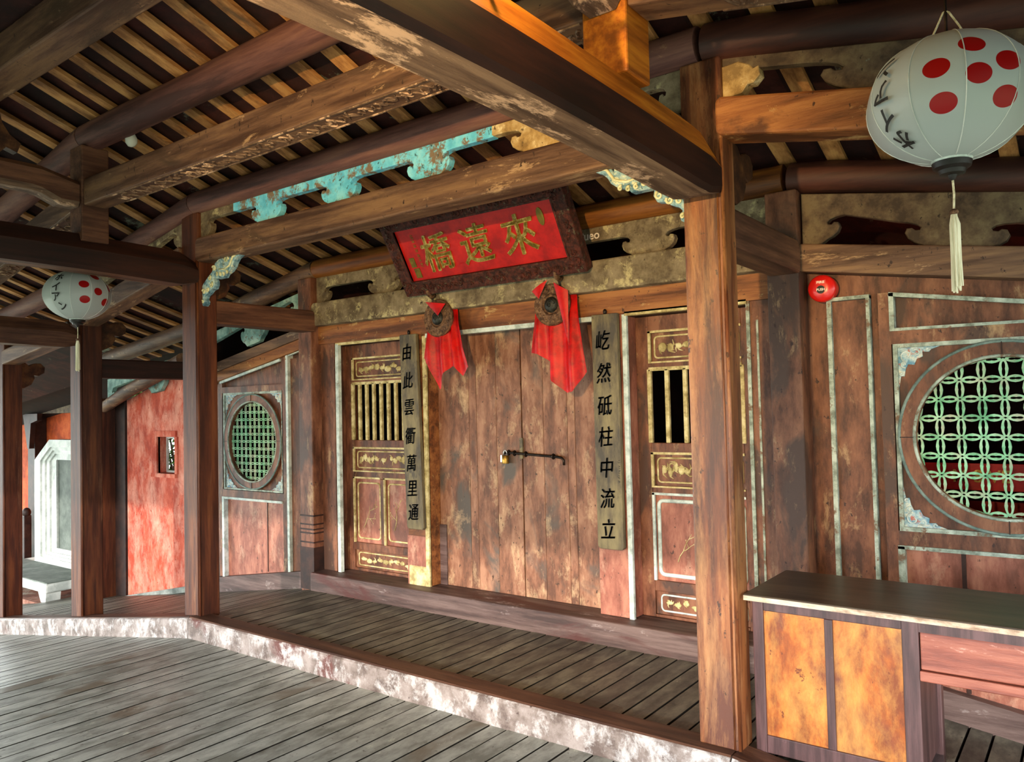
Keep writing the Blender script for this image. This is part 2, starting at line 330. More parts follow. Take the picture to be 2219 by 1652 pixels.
# ------------------------------------------------------------------ slopes of the side bays
def run(x): return max(0.0, abs(x) - 1.95)
def dzf(x): return -0.145 * run(x)                                   # floor and curb
def dzr(x): a = run(x); return -0.19 * min(a, 1.7) - 0.12 * max(0.0, a - 1.7)   # roof
PROF = [(2.4, 2.07), (-0.05, 2.82), (-1.12, 3.155), (-1.87, 3.44), (-2.5, 3.67), (-3.13, 3.44), (-3.88, 3.155), (-4.95, 2.82), (-5.7, 2.60)]
def zr(y):
    for (a, za), (b, zb) in zip(PROF, PROF[1:]):
        if b <= y <= a: return za + (zb - za) * (y - a) / (b - a)
    return PROF[-1][1]
KX = [-12.0, -5.6, -3.65, -1.95, 1.95, 3.65, 6.5]                       # breaks of the bays along x

# ------------------------------------------------------------------ floor
def boards(b, x0, x1, y0, y1, zb, wd, gap, th=0.03):
    x = x0
    while x < x1 - 0.01:
        w_ = wd * random.uniform(0.85, 1.15); xe = min(x + w_, x1)
        j = random.uniform(-0.0015, 0.0015); zl = zb + dzf(x) + j; zr_ = zb + dzf(xe - gap) + j
        b.add([(x, y0, zl - th), (xe - gap, y0, zr_ - th), (xe - gap, y1, zr_ - th), (x, y1, zl - th), (x, y0, zl), (xe - gap, y0, zr_), (xe - gap, y1, zr_), (x, y1, zl)],
              [(0, 3, 2, 1), (4, 5, 6, 7), (0, 1, 5, 4), (1, 2, 6, 5), (2, 3, 7, 6), (3, 0, 4, 7)])
        x = xe
fl = B()
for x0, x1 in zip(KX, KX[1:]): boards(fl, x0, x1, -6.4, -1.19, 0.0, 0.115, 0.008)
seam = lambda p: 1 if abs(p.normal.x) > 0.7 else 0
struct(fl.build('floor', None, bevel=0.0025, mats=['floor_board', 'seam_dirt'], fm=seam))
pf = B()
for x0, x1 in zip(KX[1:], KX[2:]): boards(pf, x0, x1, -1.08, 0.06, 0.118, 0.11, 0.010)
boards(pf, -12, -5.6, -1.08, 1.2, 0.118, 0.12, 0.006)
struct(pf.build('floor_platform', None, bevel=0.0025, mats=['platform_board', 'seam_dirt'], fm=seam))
sub = B()
for x0, x1 in zip(KX, KX[1:]):
    for y0, y1, z in ((-6.4, -1.2, -0.06), (-1.2, 2.4, 0.05)):
        sub.add([(x0, y0, z + dzf(x0)), (x1, y0, z + dzf(x1)), (x1, y1, z + dzf(x1)), (x0, y1, z + dzf(x0))], [(0, 1, 2, 3)])
struct(sub.build('floor_underlay', 'dark_wood'))
struct(B().box(-40, 40, -40, 40, -2.6, -2.5).build('ground', 'ground'))

# curb between passage and platform: three lengths
def curb(x0, x1, label):
    t = thing('curb', ((x0 + x1) / 2, -1.15, 0), label, 'curb')
    b = B()
    pr = [(-1.225, -0.03), (-1.225, 0.128), (-1.215, 0.138), (-1.085, 0.138), (-1.085, -0.03)]
    b.loft([[(x, y, z + dzf(x)) for y, z in pr] for x in (x0, x1)])
    b.build('kerb_board', 'curb_wood', t)
    c = B(); c.loft([[(x, y, z + dzf(x)) for y, z in [(-1.217, 0.1385), (-1.08, 0.1385), (-1.08, 0.146), (-1.21, 0.146)]] for x in (x0, x1)])
    c.build('top_strip', 'curb_top', t)
    return t
curb(-1.955, 1.945, 'long worn maroon and white timber curb along the middle of the floor')
curb(-9.0, -1.962, 'pale worn timber curb sloping away past the end of the long curb')
curb(1.952, 4.5, 'short worn timber curb running off below the dark table')

# ------------------------------------------------------------------ roof
rt = B(); dx = 0.243
xs = []
x = -12.0
while x < 6.5: xs.append(x); x += 0.251
def tile(b, x0, x1, ya, yb, off):
    za, zb = zr(ya) + off, zr(yb) + off
    b.add([(x0, ya, za + dzr(x0)), (x1, ya, za + dzr(x1)), (x1, yb, zb + dzr(x1)), (x0, yb, zb + dzr(x0))], [(0, 1, 2, 3)])
for x0 in xs:
    ylim = 2.4 if x0 > -3.6 else 0.4
    y = ylim
    yend = -5.65 if x0 > -5.7 else -1.3
    while y > yend + 0.01:
        yn = max(y - 0.52, yend)
        tile(rt, x0, x0 + 0.251, y, yn, 0.045); y = yn
ra = struct(rt.build('roof', 'roof_tile'))
rc = B()
for x0, x1 in zip(KX, KX[1:]):
    for (ya, za), (yb, zb) in zip(PROF, PROF[1:]):
        if x1 > -5.7 or yb > -1.2: tile(rc, x0, x1, ya, yb, 0.12)
struct(rc.build('roof_cover', 'shrine_dark'))

def rafter_mesh(x, ytop, ybot, name):
    b = B(); ys = [ybot] + [p[0] for p in PROF if ytop < p[0] < ybot] + [ytop]
    wv = 0.041 + random.uniform(-0.006, 0.006); sk = random.uniform(-0.012, 0.012)
    secs = []
    for k, y in enumerate(ys):
        xx = x + sk * k / max(1, len(ys) - 1); z = zr(y) + dzr(x)
        secs.append([(xx - wv, y, z + 0.004), (xx + wv, y, z + 0.004), (xx + wv, y, z + 0.030), (xx - wv, y, z + 0.030)])
    b.loft(secs); return b
BAYS = [(-5.45, -3.72, 'left end bay'), (-3.6, -2.03, 'left bay'), (-1.9, 1.9, 'middle bay'), (2.03, 3.6, 'right bay')]
for bx0, bx1, bn in BAYS:
    xx = -1.88 + 0.251 * math.ceil((bx0 + 1.88) / 0.251); k = 0
    while xx <= bx1:
        o = rafter_mesh(xx, -2.46, 0.35, 'rafter').build('rafter', 'rafter_wood', loc=(xx, -1.0, zr(-1.0) + dzr(xx)))
        tag(o, 'flat tan roof rafter of the %s, %s counted from its left frame' % (bn, ORD[k]), 'rafter', 'rafters under the roof', 'thing'); k += 1; xx += 0.251

def beam_xz(name, x0, x1, y0, y1, zb, zt, m, label, cat='beam', slope=None, bevel=0.012, group=None, cut=0.0):
    f = slope or (lambda x: 0.0)
    a = [(x0 + cut, zb + f(x0)), (x1 - cut, zb + f(x1)), (x1, zb + f(x1) + cut * 0.7), (x1, zt + f(x1) - cut), (x1 - cut, zt + f(x1)), (x0 + cut, zt + f(x0)), (x0, zt + f(x0) - cut), (x0, zb + f(x0) + cut * 0.7)] if cut else \
        [(x0, zb + f(x0)), (x1, zb + f(x1)), (x1, zt + f(x1)), (x0, zt + f(x0))]
    o = B().prism(a, 'y', y0, y1).build(name, m, loc=((x0 + x1) / 2, (y0 + y1) / 2, (zb + zt) / 2 + f((x0 + x1) / 2)), bevel=bevel)
    return tag(o, label, cat, group, 'thing')
def purlin(x0, x1, y, z, r, m, label, fn=dzr):
    n = 9; pts = [(x0 + (x1 - x0) * i / n, y, z + fn(x0 + (x1 - x0) * i / n)) for i in range(n + 1)]
    o = B().tube(pts, [r * (1 + 0.03 * math.sin(i * 1.7)) for i in range(n + 1)], 18).build('purlin', m, loc=pts[n // 2], smooth=50)
    return tag(o, label, 'purlin', None, 'thing')
# middle bay
PB = [(-5.5, -3.72, 'left end bay'), (-3.69, -1.98, 'left bay'), (-1.97, 1.87, 'middle bay'), (1.9, 3.68, 'right bay')]
for bx0, bx1, bn in PB:
    mid = bn == 'middle bay'
    pw = 'purlin_shaded' if bn == 'right bay' else 'purlin_wood'  # right bay takes the copy coloured for shade
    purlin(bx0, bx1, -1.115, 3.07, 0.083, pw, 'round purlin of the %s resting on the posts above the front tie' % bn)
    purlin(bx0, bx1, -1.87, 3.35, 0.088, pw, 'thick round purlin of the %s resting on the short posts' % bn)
    purlin(bx0, bx1, -0.03, 2.735, 0.082, 'purlin_amber' if mid else ('purlin_shaded' if bn == 'right bay' else 'beam_x'), 'round purlin of the %s lying along the top of the back wall' % bn)
    beam_xz('ridge_beam', bx0, bx1, -2.59, -2.41, 3.40, 3.60, 'beam_x', 'squared ridge beam of the %s at the top of the roof' % bn, slope=dzr)
# purlins on the viewer's own side of the roof
for bx0, bx1, bn in PB[1:]:
    purlin(bx0, bx1, -3.13, 3.35, 0.088, 'purlin_wood', 'round purlin of the %s on the far roof slope beyond the ridge' % bn)
    purlin(bx0, bx1, -3.885, 3.07, 0.083, 'purlin_wood', 'lower round purlin of the %s on the far roof slope beyond the ridge' % bn)
# head beam of the open side opposite, which cuts the low daylight
struct(B().box(-5.7, 6.5, -5.75, -5.55, 1.75, 2.75).build('lintel_opposite', 'dark_wood'))

# ------------------------------------------------------------------ posts and frames
def post(x0, x1, y0, y1, zt, m, label, side=1):
    t = thing('timber_post', ((x0 + x1) / 2, (y0 + y1) / 2, 0.146 + dzf((x0 + x1) / 2)), label, 'post')
    zb = 0.146 + min(dzf(x0), dzf(x1)) - 0.004
    B().box(x0, x1, y0, y1, zb, zt).build('shaft', m, t, bevel=0.010)
    b = B(); xe = x1
    b.tube([(xe - 0.003, y0 - 0.001, zb + 0.01), (xe - 0.003, y0 - 0.001, zt - 0.35)], 0.009, 8)
    b.tube([(xe - 0.026, y0 - 0.001, zb + 0.01), (xe - 0.026, y0 - 0.001, zt - 0.35)], 0.0045, 6)
    b.build('corner_bead', m, t, smooth=True)
    return t
post(1.79, 1.97, -1.16, -1.03, 2.99, 'post_wood_worn', 'big worn reddish brown post standing between the right sidelight and the dark table')
post(-2.11, -1.90, -1.16, -1.01, 2.99, 'post_wood', 'tall dark brown post standing before the small green round window')
post(-3.87, -3.65, -1.16, -0.99, 2.72, 'post_wood', 'dark post with the small lantern tassel hanging before it')
post(-5.50, -5.24, -1.16, -1.0, 2.5, 'post_wood', 'dark post at the left edge of the view')

def tie(xc, zb0, zt0, label, m3, name='tie_beam', ya=-1.165, yb=-3.84, hw=0.09, camber=0.03, slope=0.0):
    """cross beam over the passage: pale underside, dark sides, slanting upper chamfers"""
    t = thing(name, (xc, (ya + yb) / 2, zb0), label, 'beam')
    N_ = 24; secs = []
    for i in range(N_ + 1):
        s_ = i / N_; y = ya + (yb - ya) * s_
        e = math.sin(PI * s_); k = 1 - (1 - min(1, min(s_, 1 - s_) / 0.06)) ** 2
        zb = zb0 + camber * e + 0.03 * (1 - k); zt = zt0 + camber * 0.7 * e - 0.06 * (1 - k)
        h = zt - zb
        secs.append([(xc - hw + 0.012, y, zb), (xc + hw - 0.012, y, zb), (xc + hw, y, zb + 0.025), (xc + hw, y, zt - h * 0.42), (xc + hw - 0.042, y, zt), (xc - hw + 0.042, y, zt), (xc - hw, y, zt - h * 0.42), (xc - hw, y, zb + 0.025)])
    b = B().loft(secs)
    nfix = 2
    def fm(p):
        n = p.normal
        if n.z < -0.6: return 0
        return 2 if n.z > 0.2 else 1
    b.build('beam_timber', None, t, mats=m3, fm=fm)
    return t
tie(1.88, 2.385, 2.645, 'heavy dark beam with flaking pale underside, crossing overhead to the big post', ['tie_pale', 'tie_dark', 'tie_lamplit'])  # lit chamfers and unlit sides are set apart by colour
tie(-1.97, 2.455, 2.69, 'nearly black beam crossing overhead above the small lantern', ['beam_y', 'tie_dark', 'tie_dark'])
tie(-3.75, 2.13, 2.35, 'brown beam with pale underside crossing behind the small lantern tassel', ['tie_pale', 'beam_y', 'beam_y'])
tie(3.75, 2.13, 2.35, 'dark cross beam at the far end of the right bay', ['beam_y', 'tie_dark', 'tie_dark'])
# upper ties and short posts
def short_post(x0, x1, zt, m, label, yc=-1.87, zb=2.66):
    o = B().box(x0, x1, yc - 0.085, yc + 0.085, zb, zt).build('short_post', m, loc=((x0 + x1) / 2, yc, zb), bevel=0.008); return tag(o, label, 'post', None, 'thing')
short_post(-2.05, -1.885, 3.27, 'beam_y', 'short brown post on the nearly black beam under the thick round purlin')
short_post(1.795, 1.965, 3.27, 'tie_lamplit', 'short amber post lit on the heavy beam beside the big post')  # lamp glow painted in through the timber colour
short_post(-3.83, -3.67, 2.95, 'beam_y', 'short post on the brown cross beam behind the small lantern', zb=2.33)
short_post(-2.05, -1.885, 3.27, 'beam_y', 'far short brown post on the nearly black beam beyond the ridge', yc=-3.13)
short_post(1.795, 1.965, 3.27, 'beam_y', 'far short post on the heavy beam beyond the ridge', yc=-3.13)
def upper_tie(xc, label):
    t = thing('upper_tie_beam', (xc, -2.5, 2.9), label, 'beam')
    secs = []
    for i in range(21):
        s_ = i / 20; y = -1.96 - 1.08 * s_; q = min(s_, 1 - s_)
        arch = 0.055 * min(1, max(0, (q - 0.10) / 0.12)); zt = 3.04 + 0.05 * min(1, q / 0.2)
        secs.append([(xc - 0.05, y, 2.875 + arch), (xc + 0.05, y, 2.875 + arch), (xc + 0.07, y, 2.905 + arch), (xc + 0.07, y, zt - 0.03), (xc + 0.04, y, zt), (xc - 0.04, y, zt), (xc - 0.07, y, zt - 0.03), (xc - 0.07, y, 2.905 + arch)])
    B().loft(secs).build('beam_timber', None, t, mats=['tie_pale', 'beam_y'], fm=lambda p: 0 if p.normal.z < -0.5 else 1)
    B().sil([(-2.42, 3.09), (-2.36, 3.16), (-2.30, 3.14), (-2.28, 3.2), (-2.34, 3.24), (-2.38, 3.3), (-2.4, 3.4), (-2.6, 3.4), (-2.62, 3.3), (-2.66, 3.24), (-2.72, 3.2), (-2.7, 3.14), (-2.64, 3.16), (-2.58, 3.09)], xc - 0.03, xc + 0.03, plane='yz').build('king_block', 'bracket_brown', t)
    return t
upper_tie(-1.97, 'dark arched upper tie between the short brown posts under the ridge')
upper_tie(1.88, 'arched upper tie above the heavy beam with flaking underside')
# carved beams between the short posts
def carved_beam(x0, x1, label, m='beam_x', fn=lambda x: 0.0):
    t = thing('carved_beam', ((x0 + x1) / 2, -1.87, 2.9 + fn((x0 + x1) / 2)), label, 'beam')
    B().prism([(x0, 2.885 + fn(x0)), (x1, 2.885 + fn(x1)), (x1, 3.05 + fn(x1)), (x0, 3.05 + fn(x0))], 'y', -1.945, -1.80).build('beam_timber', m, t, bevel=0.008)
    b = B(); zc = 2.884; rnd = random.Random(5)
    xa, xb = x0 + 0.28, x1 - 0.02
    for yy in (-1.935, -1.812):
        b.bar((xa, yy, zc + fn(xa)), (xb, yy, zc + fn(xb)), 0.008, 0.008)
    x_ = xa + 0.03
    while x_ < xb - 0.06:
        L_ = rnd.uniform(0.03, 0.07); y0 = -1.875 + rnd.uniform(-0.03, 0.03); pts = []
        ph = rnd.uniform(0, 6.28)
        for i in range(7):
            a = i / 6; pts.append((x_ + L_ * a, y0 + 0.022 * math.sin(ph + 5 * a), zc + fn(x_ + L_ * a)))
        b.tube(pts, [0.002, 0.005, 0.006, 0.006, 0.006, 0.005, 0.002], 5); x_ += 0.022
    b.build('carving', 'tie_pale', t)
    return t
carved_beam(-1.885, 1.795, 'brown beam with a strip of carving underneath, between the short posts of the middle bay')
carved_beam(-3.67, -2.05, 'pale brown beam sloping left behind the nearly black cross beam', fn=dzr)
carved_beam(1.965, 3.6, 'dark beam above the right lantern sloping away from the short amber post', fn=dzr)

# front ties between the posts
beam_xz('front_tie', -1.905, 1.80, -1.18, -1.02, 2.63, 2.80, 'beam_x', 'long worn brown tie beam over the platform front, above the red signboard', cut=0.03)
def lf(x): return dzf(0) + (-0.20) * (-(x) - 1.95)
beam_xz('front_tie', -3.66, -2.10, -1.18, -1.02, 2.645, 2.80, 'beam_x', 'tan tie beam sloping left behind the small lantern', slope=dzr, cut=0.02)
beam_xz('front_tie', -5.26, -3.86, -1.18, -1.02, 2.59, 2.73, 'beam_x', 'tan tie beam low at the left edge above the black gap', slope=dzr, cut=0.02)
beam_xz('front_tie', 1.95, 3.66, -1.18, -1.02, 2.65, 2.81, 'wall_orange', 'orange brown tie beam behind the big lantern', slope=dzr, cut=0.02)
# links from the posts to the wall
def link(x0, x1, zb, zt, label, m='beam_y'):
    o = B().prism([(-1.03, zb), (-0.12, zb), (-0.10, zb + 0.05), (-0.10, zt - 0.03), (-0.14, zt), (-1.03, zt)], 'x', x0, x1).build('link_beam', m, loc=((x0 + x1) / 2, -0.57, zb), bevel=0.012)
    return tag(o, label, 'beam', None, 'thing')
link(-2.07, -1.91, 2.205, 2.375, 'brown link beam from the tall dark post to the back wall')
link(1.80, 1.96, 2.21, 2.38, 'dark link beam from the big post to the wall corner near the red alarm')
link(-3.84, -3.68, 1.885, 2.05, 'dark link beam over the red plaster wall', 'tie_dark')

# ------------------------------------------------------------------ fretwork boards
PEND = [(-1.22, 0.0), (-0.98, 0.03), (-0.80, 0.10), (-0.70, 0.22), (-0.74, 0.34), (-0.86, 0.36), (-0.93, 0.28), (-1.02, 0.30), (-1.06, 0.44), (-1.0, 0.62), (-0.86, 0.76), (-0.70, 0.84), (-0.52, 1.0)]
def fret_outline(x0, x1, zt, zband, zbot, pend, hw, fn, ends=(True, True)):
    up = [(x0, zt + fn(x0)), (x1, zt + fn(x1))]
    lo = []
    h = zband - zbot
    if ends[0]: lo += [(x0, zbot + fn(x0))] + [(x0 + hw * 1.0 * (1.22 + (-u)) * 0 + hw * (-u) * 0.85, zband - v * h + fn(x0)) for u, v in PEND[::-1]]
    else: lo += [(x0, zband + fn(x0))]
    for xc in pend:
        L_ = [(xc + u * hw, zband - v * h + fn(xc + u * hw)) for u, v in PEND]
        R_ = [(xc - u * hw, zband - v * h + fn(xc - u * hw)) for u, v in PEND[::-1]]
        lo += L_ + R_
    if ends[1]: lo += [(x1 + u * hw * 0.85, zband - v * h + fn(x1)) for u, v in PEND] + [(x1, zbot + fn(x1))]
    else: lo += [(x1, zband + fn(x1))]
    return [(x0, zt + fn(x0))] + lo + [(x1, zt + fn(x1))]
def arc_cusps(poly): return poly
def fret(name, x0, x1, y0, y1, zt, zband, zbot, pend, hw, m, label, fn=lambda x: 0.0, ends=(True, True), parts=()):
    t = thing(name, ((x0 + x1) / 2, (y0 + y1) / 2, zbot + fn((x0 + x1) / 2)), label, 'fretwork')
    B().sil(fret_outline(x0, x1, zt, zband, zbot, pend, hw, fn, ends), y0, y1, bev=0.004).build('fret_board', m, t)
    return t
FY = (-1.135, -1.085)
z0 = lambda x: 0.0
# front row, middle bay: grey left end, blue middle, cream right pendant
t = thing('fretwork_board', (0, -1.11, 2.81), 'fretwork board with peeling bright blue paint between front tie and round purlin', 'fretwork')
B().sil(fret_outline(-1.895, -1.5, 2.985, 2.935, 2.80, [], 0.13, z0, (True, False)), *FY, bev=0.004).build('grey_end', 'fret_grey', t)
B().sil(fret_outline(-1.5, 0.75, 2.985, 2.935, 2.80, [-1.14, -0.43, 0.30], 0.145, z0, (False, False)), *FY, bev=0.004).build('blue_board', 'fret_blue', t)
cp = fret_outline(0.75, 1.36, 2.985, 2.94, 2.80, [1.07], 0.19, z0, (False, False))
pe = B().sil(cp, *FY, bev=0.004).build('cream_pendant', 'fret_cream', t); pe['label'] = 'bare cream pendant of the blue board'
B().sil(fret_outline(1.36, 1.79, 2.985, 2.94, 2.80, [], 0.12, z0, (False, True)), *FY, bev=0.004).build('right_end', 'fret_grey', t)
fret('fretwork_board', -3.64, -2.12, *FY, 2.985, 2.93, 2.80, [-2.85], 0.15, 'fret_grey', 'grey fretwork board of the left bay beside the head of the tall dark post', dzr)
t = fret('fretwork_board', 1.975, 3.64, *FY, 2.985, 2.94, 2.81, [2.62], 0.24, 'fret_dark', 'grey fretwork board with cream pieces behind the big lantern', dzr, (False, True))
b = B().sil([(1.975, 2.94), (2.04, 2.945), (2.085, 2.92), (2.1, 2.90), (2.12, 2.905), (2.125, 2.875), (2.10, 2.85), (2.075, 2.85), (2.05, 2.82), (1.975, 2.815)], -1.14, -1.08, bev=0.004); b.build('cream_end', 'fret_cream', t)
# wall row
WY = (-0.055, -0.005)
fret('fretwork_board', -1.97, 1.78, *WY, 2.655, 2.575, 2.44, [-1.18, -0.42, 0.30, 1.06], 0.16, 'fret_grey', 'worn grey fretwork board over the door head behind the red signboard')
fret('fretwork_board', 1.96, 3.66, *WY, 2.635, 2.50, 2.365, [2.66], 0.20, 'fret_dark', 'dark fretwork board on the right wall behind the big lantern tassel', lambda x: -0.17 * run(x))
fret('fretwork_board', -3.64, -2.16, *WY, 2.60, 2.54, 2.34, [-2.85], 0.17, 'fret_teal', 'faded teal fretwork board above the small green round window', lambda x: -0.185 * run(x))
fret('fretwork_board', -5.5, -3.8, *WY, 2.50, 2.42, 2.22, [-4.5], 0.16, 'fret_teal', 'pale teal fretwork board under the dark link beam above the red wall', dzr)
# pale words scratched on the fretwork
g = thing('scratched_word', (0.72, -0.06, 2.60), 'small white scribble on the grey fretwork right of the red signboard', 'graffiti')
B().text('Pueo', 0.075, 0.0006, lambda x, y, z: (0.66 + x, -0.0565 - z, 2.612 + y), 0.001).build('scribble', 'white_print', g)

# ------------------------------------------------------------------ painted corner brackets under the front tie
BR = [(1.276, 2.68), (1.311, 2.688), (1.338, 2.685), (1.378, 2.665), (1.397, 2.632), (1.399, 2.658), (1.408, 2.676), (1.431, 2.681), (1.457, 2.67), (1.473, 2.645), (1.463, 2.63), (1.482, 2.617), (1.508, 2.635), (1.493, 2.67), (1.534, 2.667), (1.572, 2.65), (1.596, 2.617), (1.614, 2.591), (1.668, 2.557), (1.721, 2.519), (1.741, 2.499), (1.736, 2.367), (1.722, 2.375), (1.716, 2.393), (1.732, 2.415), (1.712, 2.438), (1.676, 2.452), (1.647, 2.472), (1.61, 2.478), (1.595, 2.504), (1.599, 2.526), (1.612, 2.546), (1.597, 2.554), (1.568, 2.543), (1.531, 2.544), (1.486, 2.542), (1.467, 2.562), (1.415, 2.578), (1.382, 2.602), (1.366, 2.629), (1.337, 2.656)]
def corner_bracket(mx, label):
    f = (lambda x, z: (x + 0.045, z - 0.035)) if not mx else (lambda x, z: (-0.165 - x, z - 0.04))
    t = thing('corner_bracket', (*[f(1.74, 2.6)[0]], -1.1, 2.4), label, 'bracket')
    def ring(cx, cz, rx, rz): return [f(cx + rx * math.cos(a), cz + rz * math.sin(a)) for a in [2 * PI * k / 10 for k in range(10)]]
    B().sil([f(x, z) for x, z in BR], -1.125, -1.075, holes=[ring(1.564, 2.601, 0.014, 0.02), ring(1.639, 2.513, 0.014, 0.014), ring(1.684, 2.508, 0.011, 0.011)], bev=0.005).build('carved_plate', 'bracket_paint', t)
    b = B()
    def curl(cx, cz, r, turns, start, dirn=1):
        pts = []; n = int(14 * turns)
        for i in range(n + 1):
            a = start + dirn * 2 * PI * turns * i / n; rr = r * (1 - 0.85 * i / n)
            x, z = f(cx + rr * math.cos(a), cz + rr * math.sin(a)); pts.append((x, -1.128, z))
        b.tube(pts, [0.007 * (1 - 0.5 * i / n) for i in range(n + 1)], 6)
    curl(1.435, 2.655, 0.026, 1.3, 3.3, -1); curl(1.43, 2.566, 0.012, 1.1, 1.0); curl(1.47, 2.556, 0.012, 1.1, 1.0); curl(1.51, 2.56, 0.013, 1.1, 1.2); curl(1.55, 2.565, 0.013, 1.1, 1.2)
    curl(1.585, 2.61, 0.022, 1.2, 0.5); curl(1.62, 2.50, 0.02, 1.1, 2.0); curl(1.67, 2.47, 0.018, 1.2, 2.4); curl(1.715, 2.46, 0.02, 1.1, 0.4); curl(1.728, 2.39, 0.011, 1.0, 1.0); curl(1.64, 2.55, 0.018, 1.1, 2)
    pts = [(*f(1.30, 2.68),), (*f(1.36, 2.665),), (*f(1.40, 2.61),), (*f(1.46, 2.59),), (*f(1.53, 2.60),)]
    b.tube([(p[0], -1.127, p[1]) for p in pts], [0.003, 0.008, 0.008, 0.007, 0.003], 6)
    b.build('scroll_pattern', 'scroll_cream', t, smooth=True)
    return t
corner_bracket(False, 'cream and blue carved corner bracket against the big reddish post')
corner_bracket(True, 'cream and blue carved corner bracket against the tall dark post')
# plain cloud brackets on the back of the posts
CB = [(0, 0.0), (0.05, -0.005), (0.12, 0.03), (0.15, 0.09), (0.14, 0.13), (0.19, 0.12), (0.24, 0.15), (0.245, 0.20), (0.21, 0.235), (0.16, 0.235), (0.10, 0.21), (0.06, 0.245), (0, 0.25)]
def cloud_bracket(x, y, z, m, label, s=1.0):
    o = B().sil([(y + a * s, z + b * s) for a, b in CB], x - 0.035, x + 0.035, plane='yz', bev=0.006).build('cloud_bracket', m, loc=(x, y, z)); return tag(o, label, 'bracket', None, 'thing')
cloud_bracket(-2.0, -1.015, 2.395, 'bracket_brown', 'dark cloud shaped bracket behind the head of the tall dark post')
cloud_bracket(-3.76, -0.995, 2.14, 'bracket_brown', 'brown cloud shaped bracket on the post behind the small lantern')
cloud_bracket(1.93, -1.035, 2.41, 'bracket_brown', 'dark cloud shaped bracket behind the big reddish post')
cloud_bracket(-5.37, -1.005, 1.86, 'bracket_brown', 'brown cloud shaped bracket on the post at the left edge')

# ------------------------------------------------------------------ back wall, middle bay
wb = setting('wall_back')
B().box(-1.98, 1.78, -0.045, 0.03, 2.105, 2.26).build('frieze_board', 'wall_orange', wb)
b = B(); b.box(-1.99, -1.80, -0.02, 0.14, 0.263, 2.12); b.build('side_board', 'wall_wood', wb)
b = B()
b.box(1.645, 1.79, -0.02, 0.14, 0.263, 2.12); b.build('side_board', 'wall_wood', wb)
b = B(); b.box(-0.985, -0.765, -0.03, 0.14, 0.263, 2.12); b.build('jamb', 'wall_orange', wb, bevel=0.004)
b = B(); b.box(0.655, 0.885, -0.03, 0.14, 0.263, 2.12); b.build('jamb', 'pink_board', wb, bevel=0.004)
b = B(); b.box(-0.99, -0.775, -0.035, 0.0, 0.26, 0.62); jb = b.build('jamb_foot', 'pink_board', wb)
b = B(); b.box(-0.975, -0.78, -0.037, -0.01, 0.26, 0.40); b.build('worn_foot', 'trim_cream', wb)
b = B()
b.box(-1.775, -1.74, -0.032, 0.0, 0.262, 2.095); b.build('jamb_trim', 'trim_white', wb)
B().box(-1.775, -1.0, -0.03, 0.0, 2.085, 2.11).build('head_trim', 'trim_cream', wb)
B().box(-0.80, -0.765, -0.042, -0.02, 0.262, 2.09).build('jamb_trim', 'trim_cream', wb)
B().box(0.865, 0.895, -0.042, -0.02, 0.262, 2.10).build('jamb_trim', 'trim_white', wb)
B().box(-0.76, 0.66, -0.05, 0.0, 2.075, 2.105).build('head_trim', 'trim_white', wb)
B().box(0.885, 1.64, -0.045, 0.0, 2.09, 2.115).build('head_trim', 'trim_cream', wb)
B().box(1.632, 1.652, -0.032, 0.0, 0.262, 2.11).build('jamb_trim', 'trim_pale', wb)
B().box(1.685, 1.697, -0.025, 0.0, 0.262, 2.0).build('jamb_trim', 'trim_pale', wb)
beam_xz('head_beam', -1.965, 1.80, -0.125, -0.02, 2.25, 2.44, 'fret_grey', 'worn mottled head beam above the door under the fretwork', cut=0.03)
beam_xz('door_sill', -1.97, 1.80, -0.16, 0.17, 0.10, 0.26, 'sill_wood', 'long worn purple brown sill under the door and sidelights', 'sill')
def wall_post(x0, x1, zt, m, label, plates=False):
    t = thing('wall_post', ((x0 + x1) / 2, -0.06, 0.1), label, 'post')
    B().box(x0, x1, -0.12, 0.06, 0.11 + min(dzf(x0), dzf(x1)), zt).build('shaft', m, t, bevel=0.008)
    if plates:
        B().box(x0 - 0.004, x1 + 0.004, -0.125, 0.0, 0.11, 0.45).build('foot_patch', 'dark_wood', t)
        for z in (0.485, 0.56, 0.59, 0.63, 0.70): B().box(x0 - 0.003, x1 + 0.003, -0.124, 0.0, z, z + 0.012).build('flood_mark', 'dark_wood', t)
    return t
wall_post(-2.13, -1.965, 2.655, 'wall_wood', 'wall post with dark flood marks between the small round window and left sidelight', True)
wall_post(1.785, 1.95, 2.655, 'wall_wood', 'brown wall post at the corner beside the red alarm')

# door leaves
d1 = setting('door_1', (0, 0.06, 0.26))
def leaf(x0, x1, cuts, m='door_wood'):
    lf_ = B(); xs_ = [x0] + cuts + [x1]
    for a, c in zip(xs_, xs_[1:]): lf_.box(a + 0.0012, c - 0.0012, 0.045, 0.085, 0.262, 2.10)
    return lf_.build('door_leaf', m, d1, bevel=0.002)
leaf(-0.765, -0.004, [-0.47, -0.40, -0.22]); leaf(0.004, 0.66, [0.18, 0.37, 0.43])
B().box(-0.765, 0.66, 0.085, 0.12, 0.2, 2.2).build('door_backing', 'dark_wood', d1)
B().box(-0.765, -0.70, 0.034, 0.05, 0.262, 0.70).build('mend_board', 'sill_wood', d1)
B().box(-0.012, 0.012, 0.03, 0.05, 1.20, 1.34).build('cover_strip', 'couplet_board', d1)
sb = B().tube([(-0.145, 0.022, 1.235), (-0.10, 0.022, 1.24), (0.30, 0.022, 1.218), (0.335, 0.022, 1.212), (0.352, 0.022, 1.195), (0.352, 0.022, 1.165)], 0.0085, 8)
slide = sb.build('slide_bolt', 'iron', d1, smooth=True)
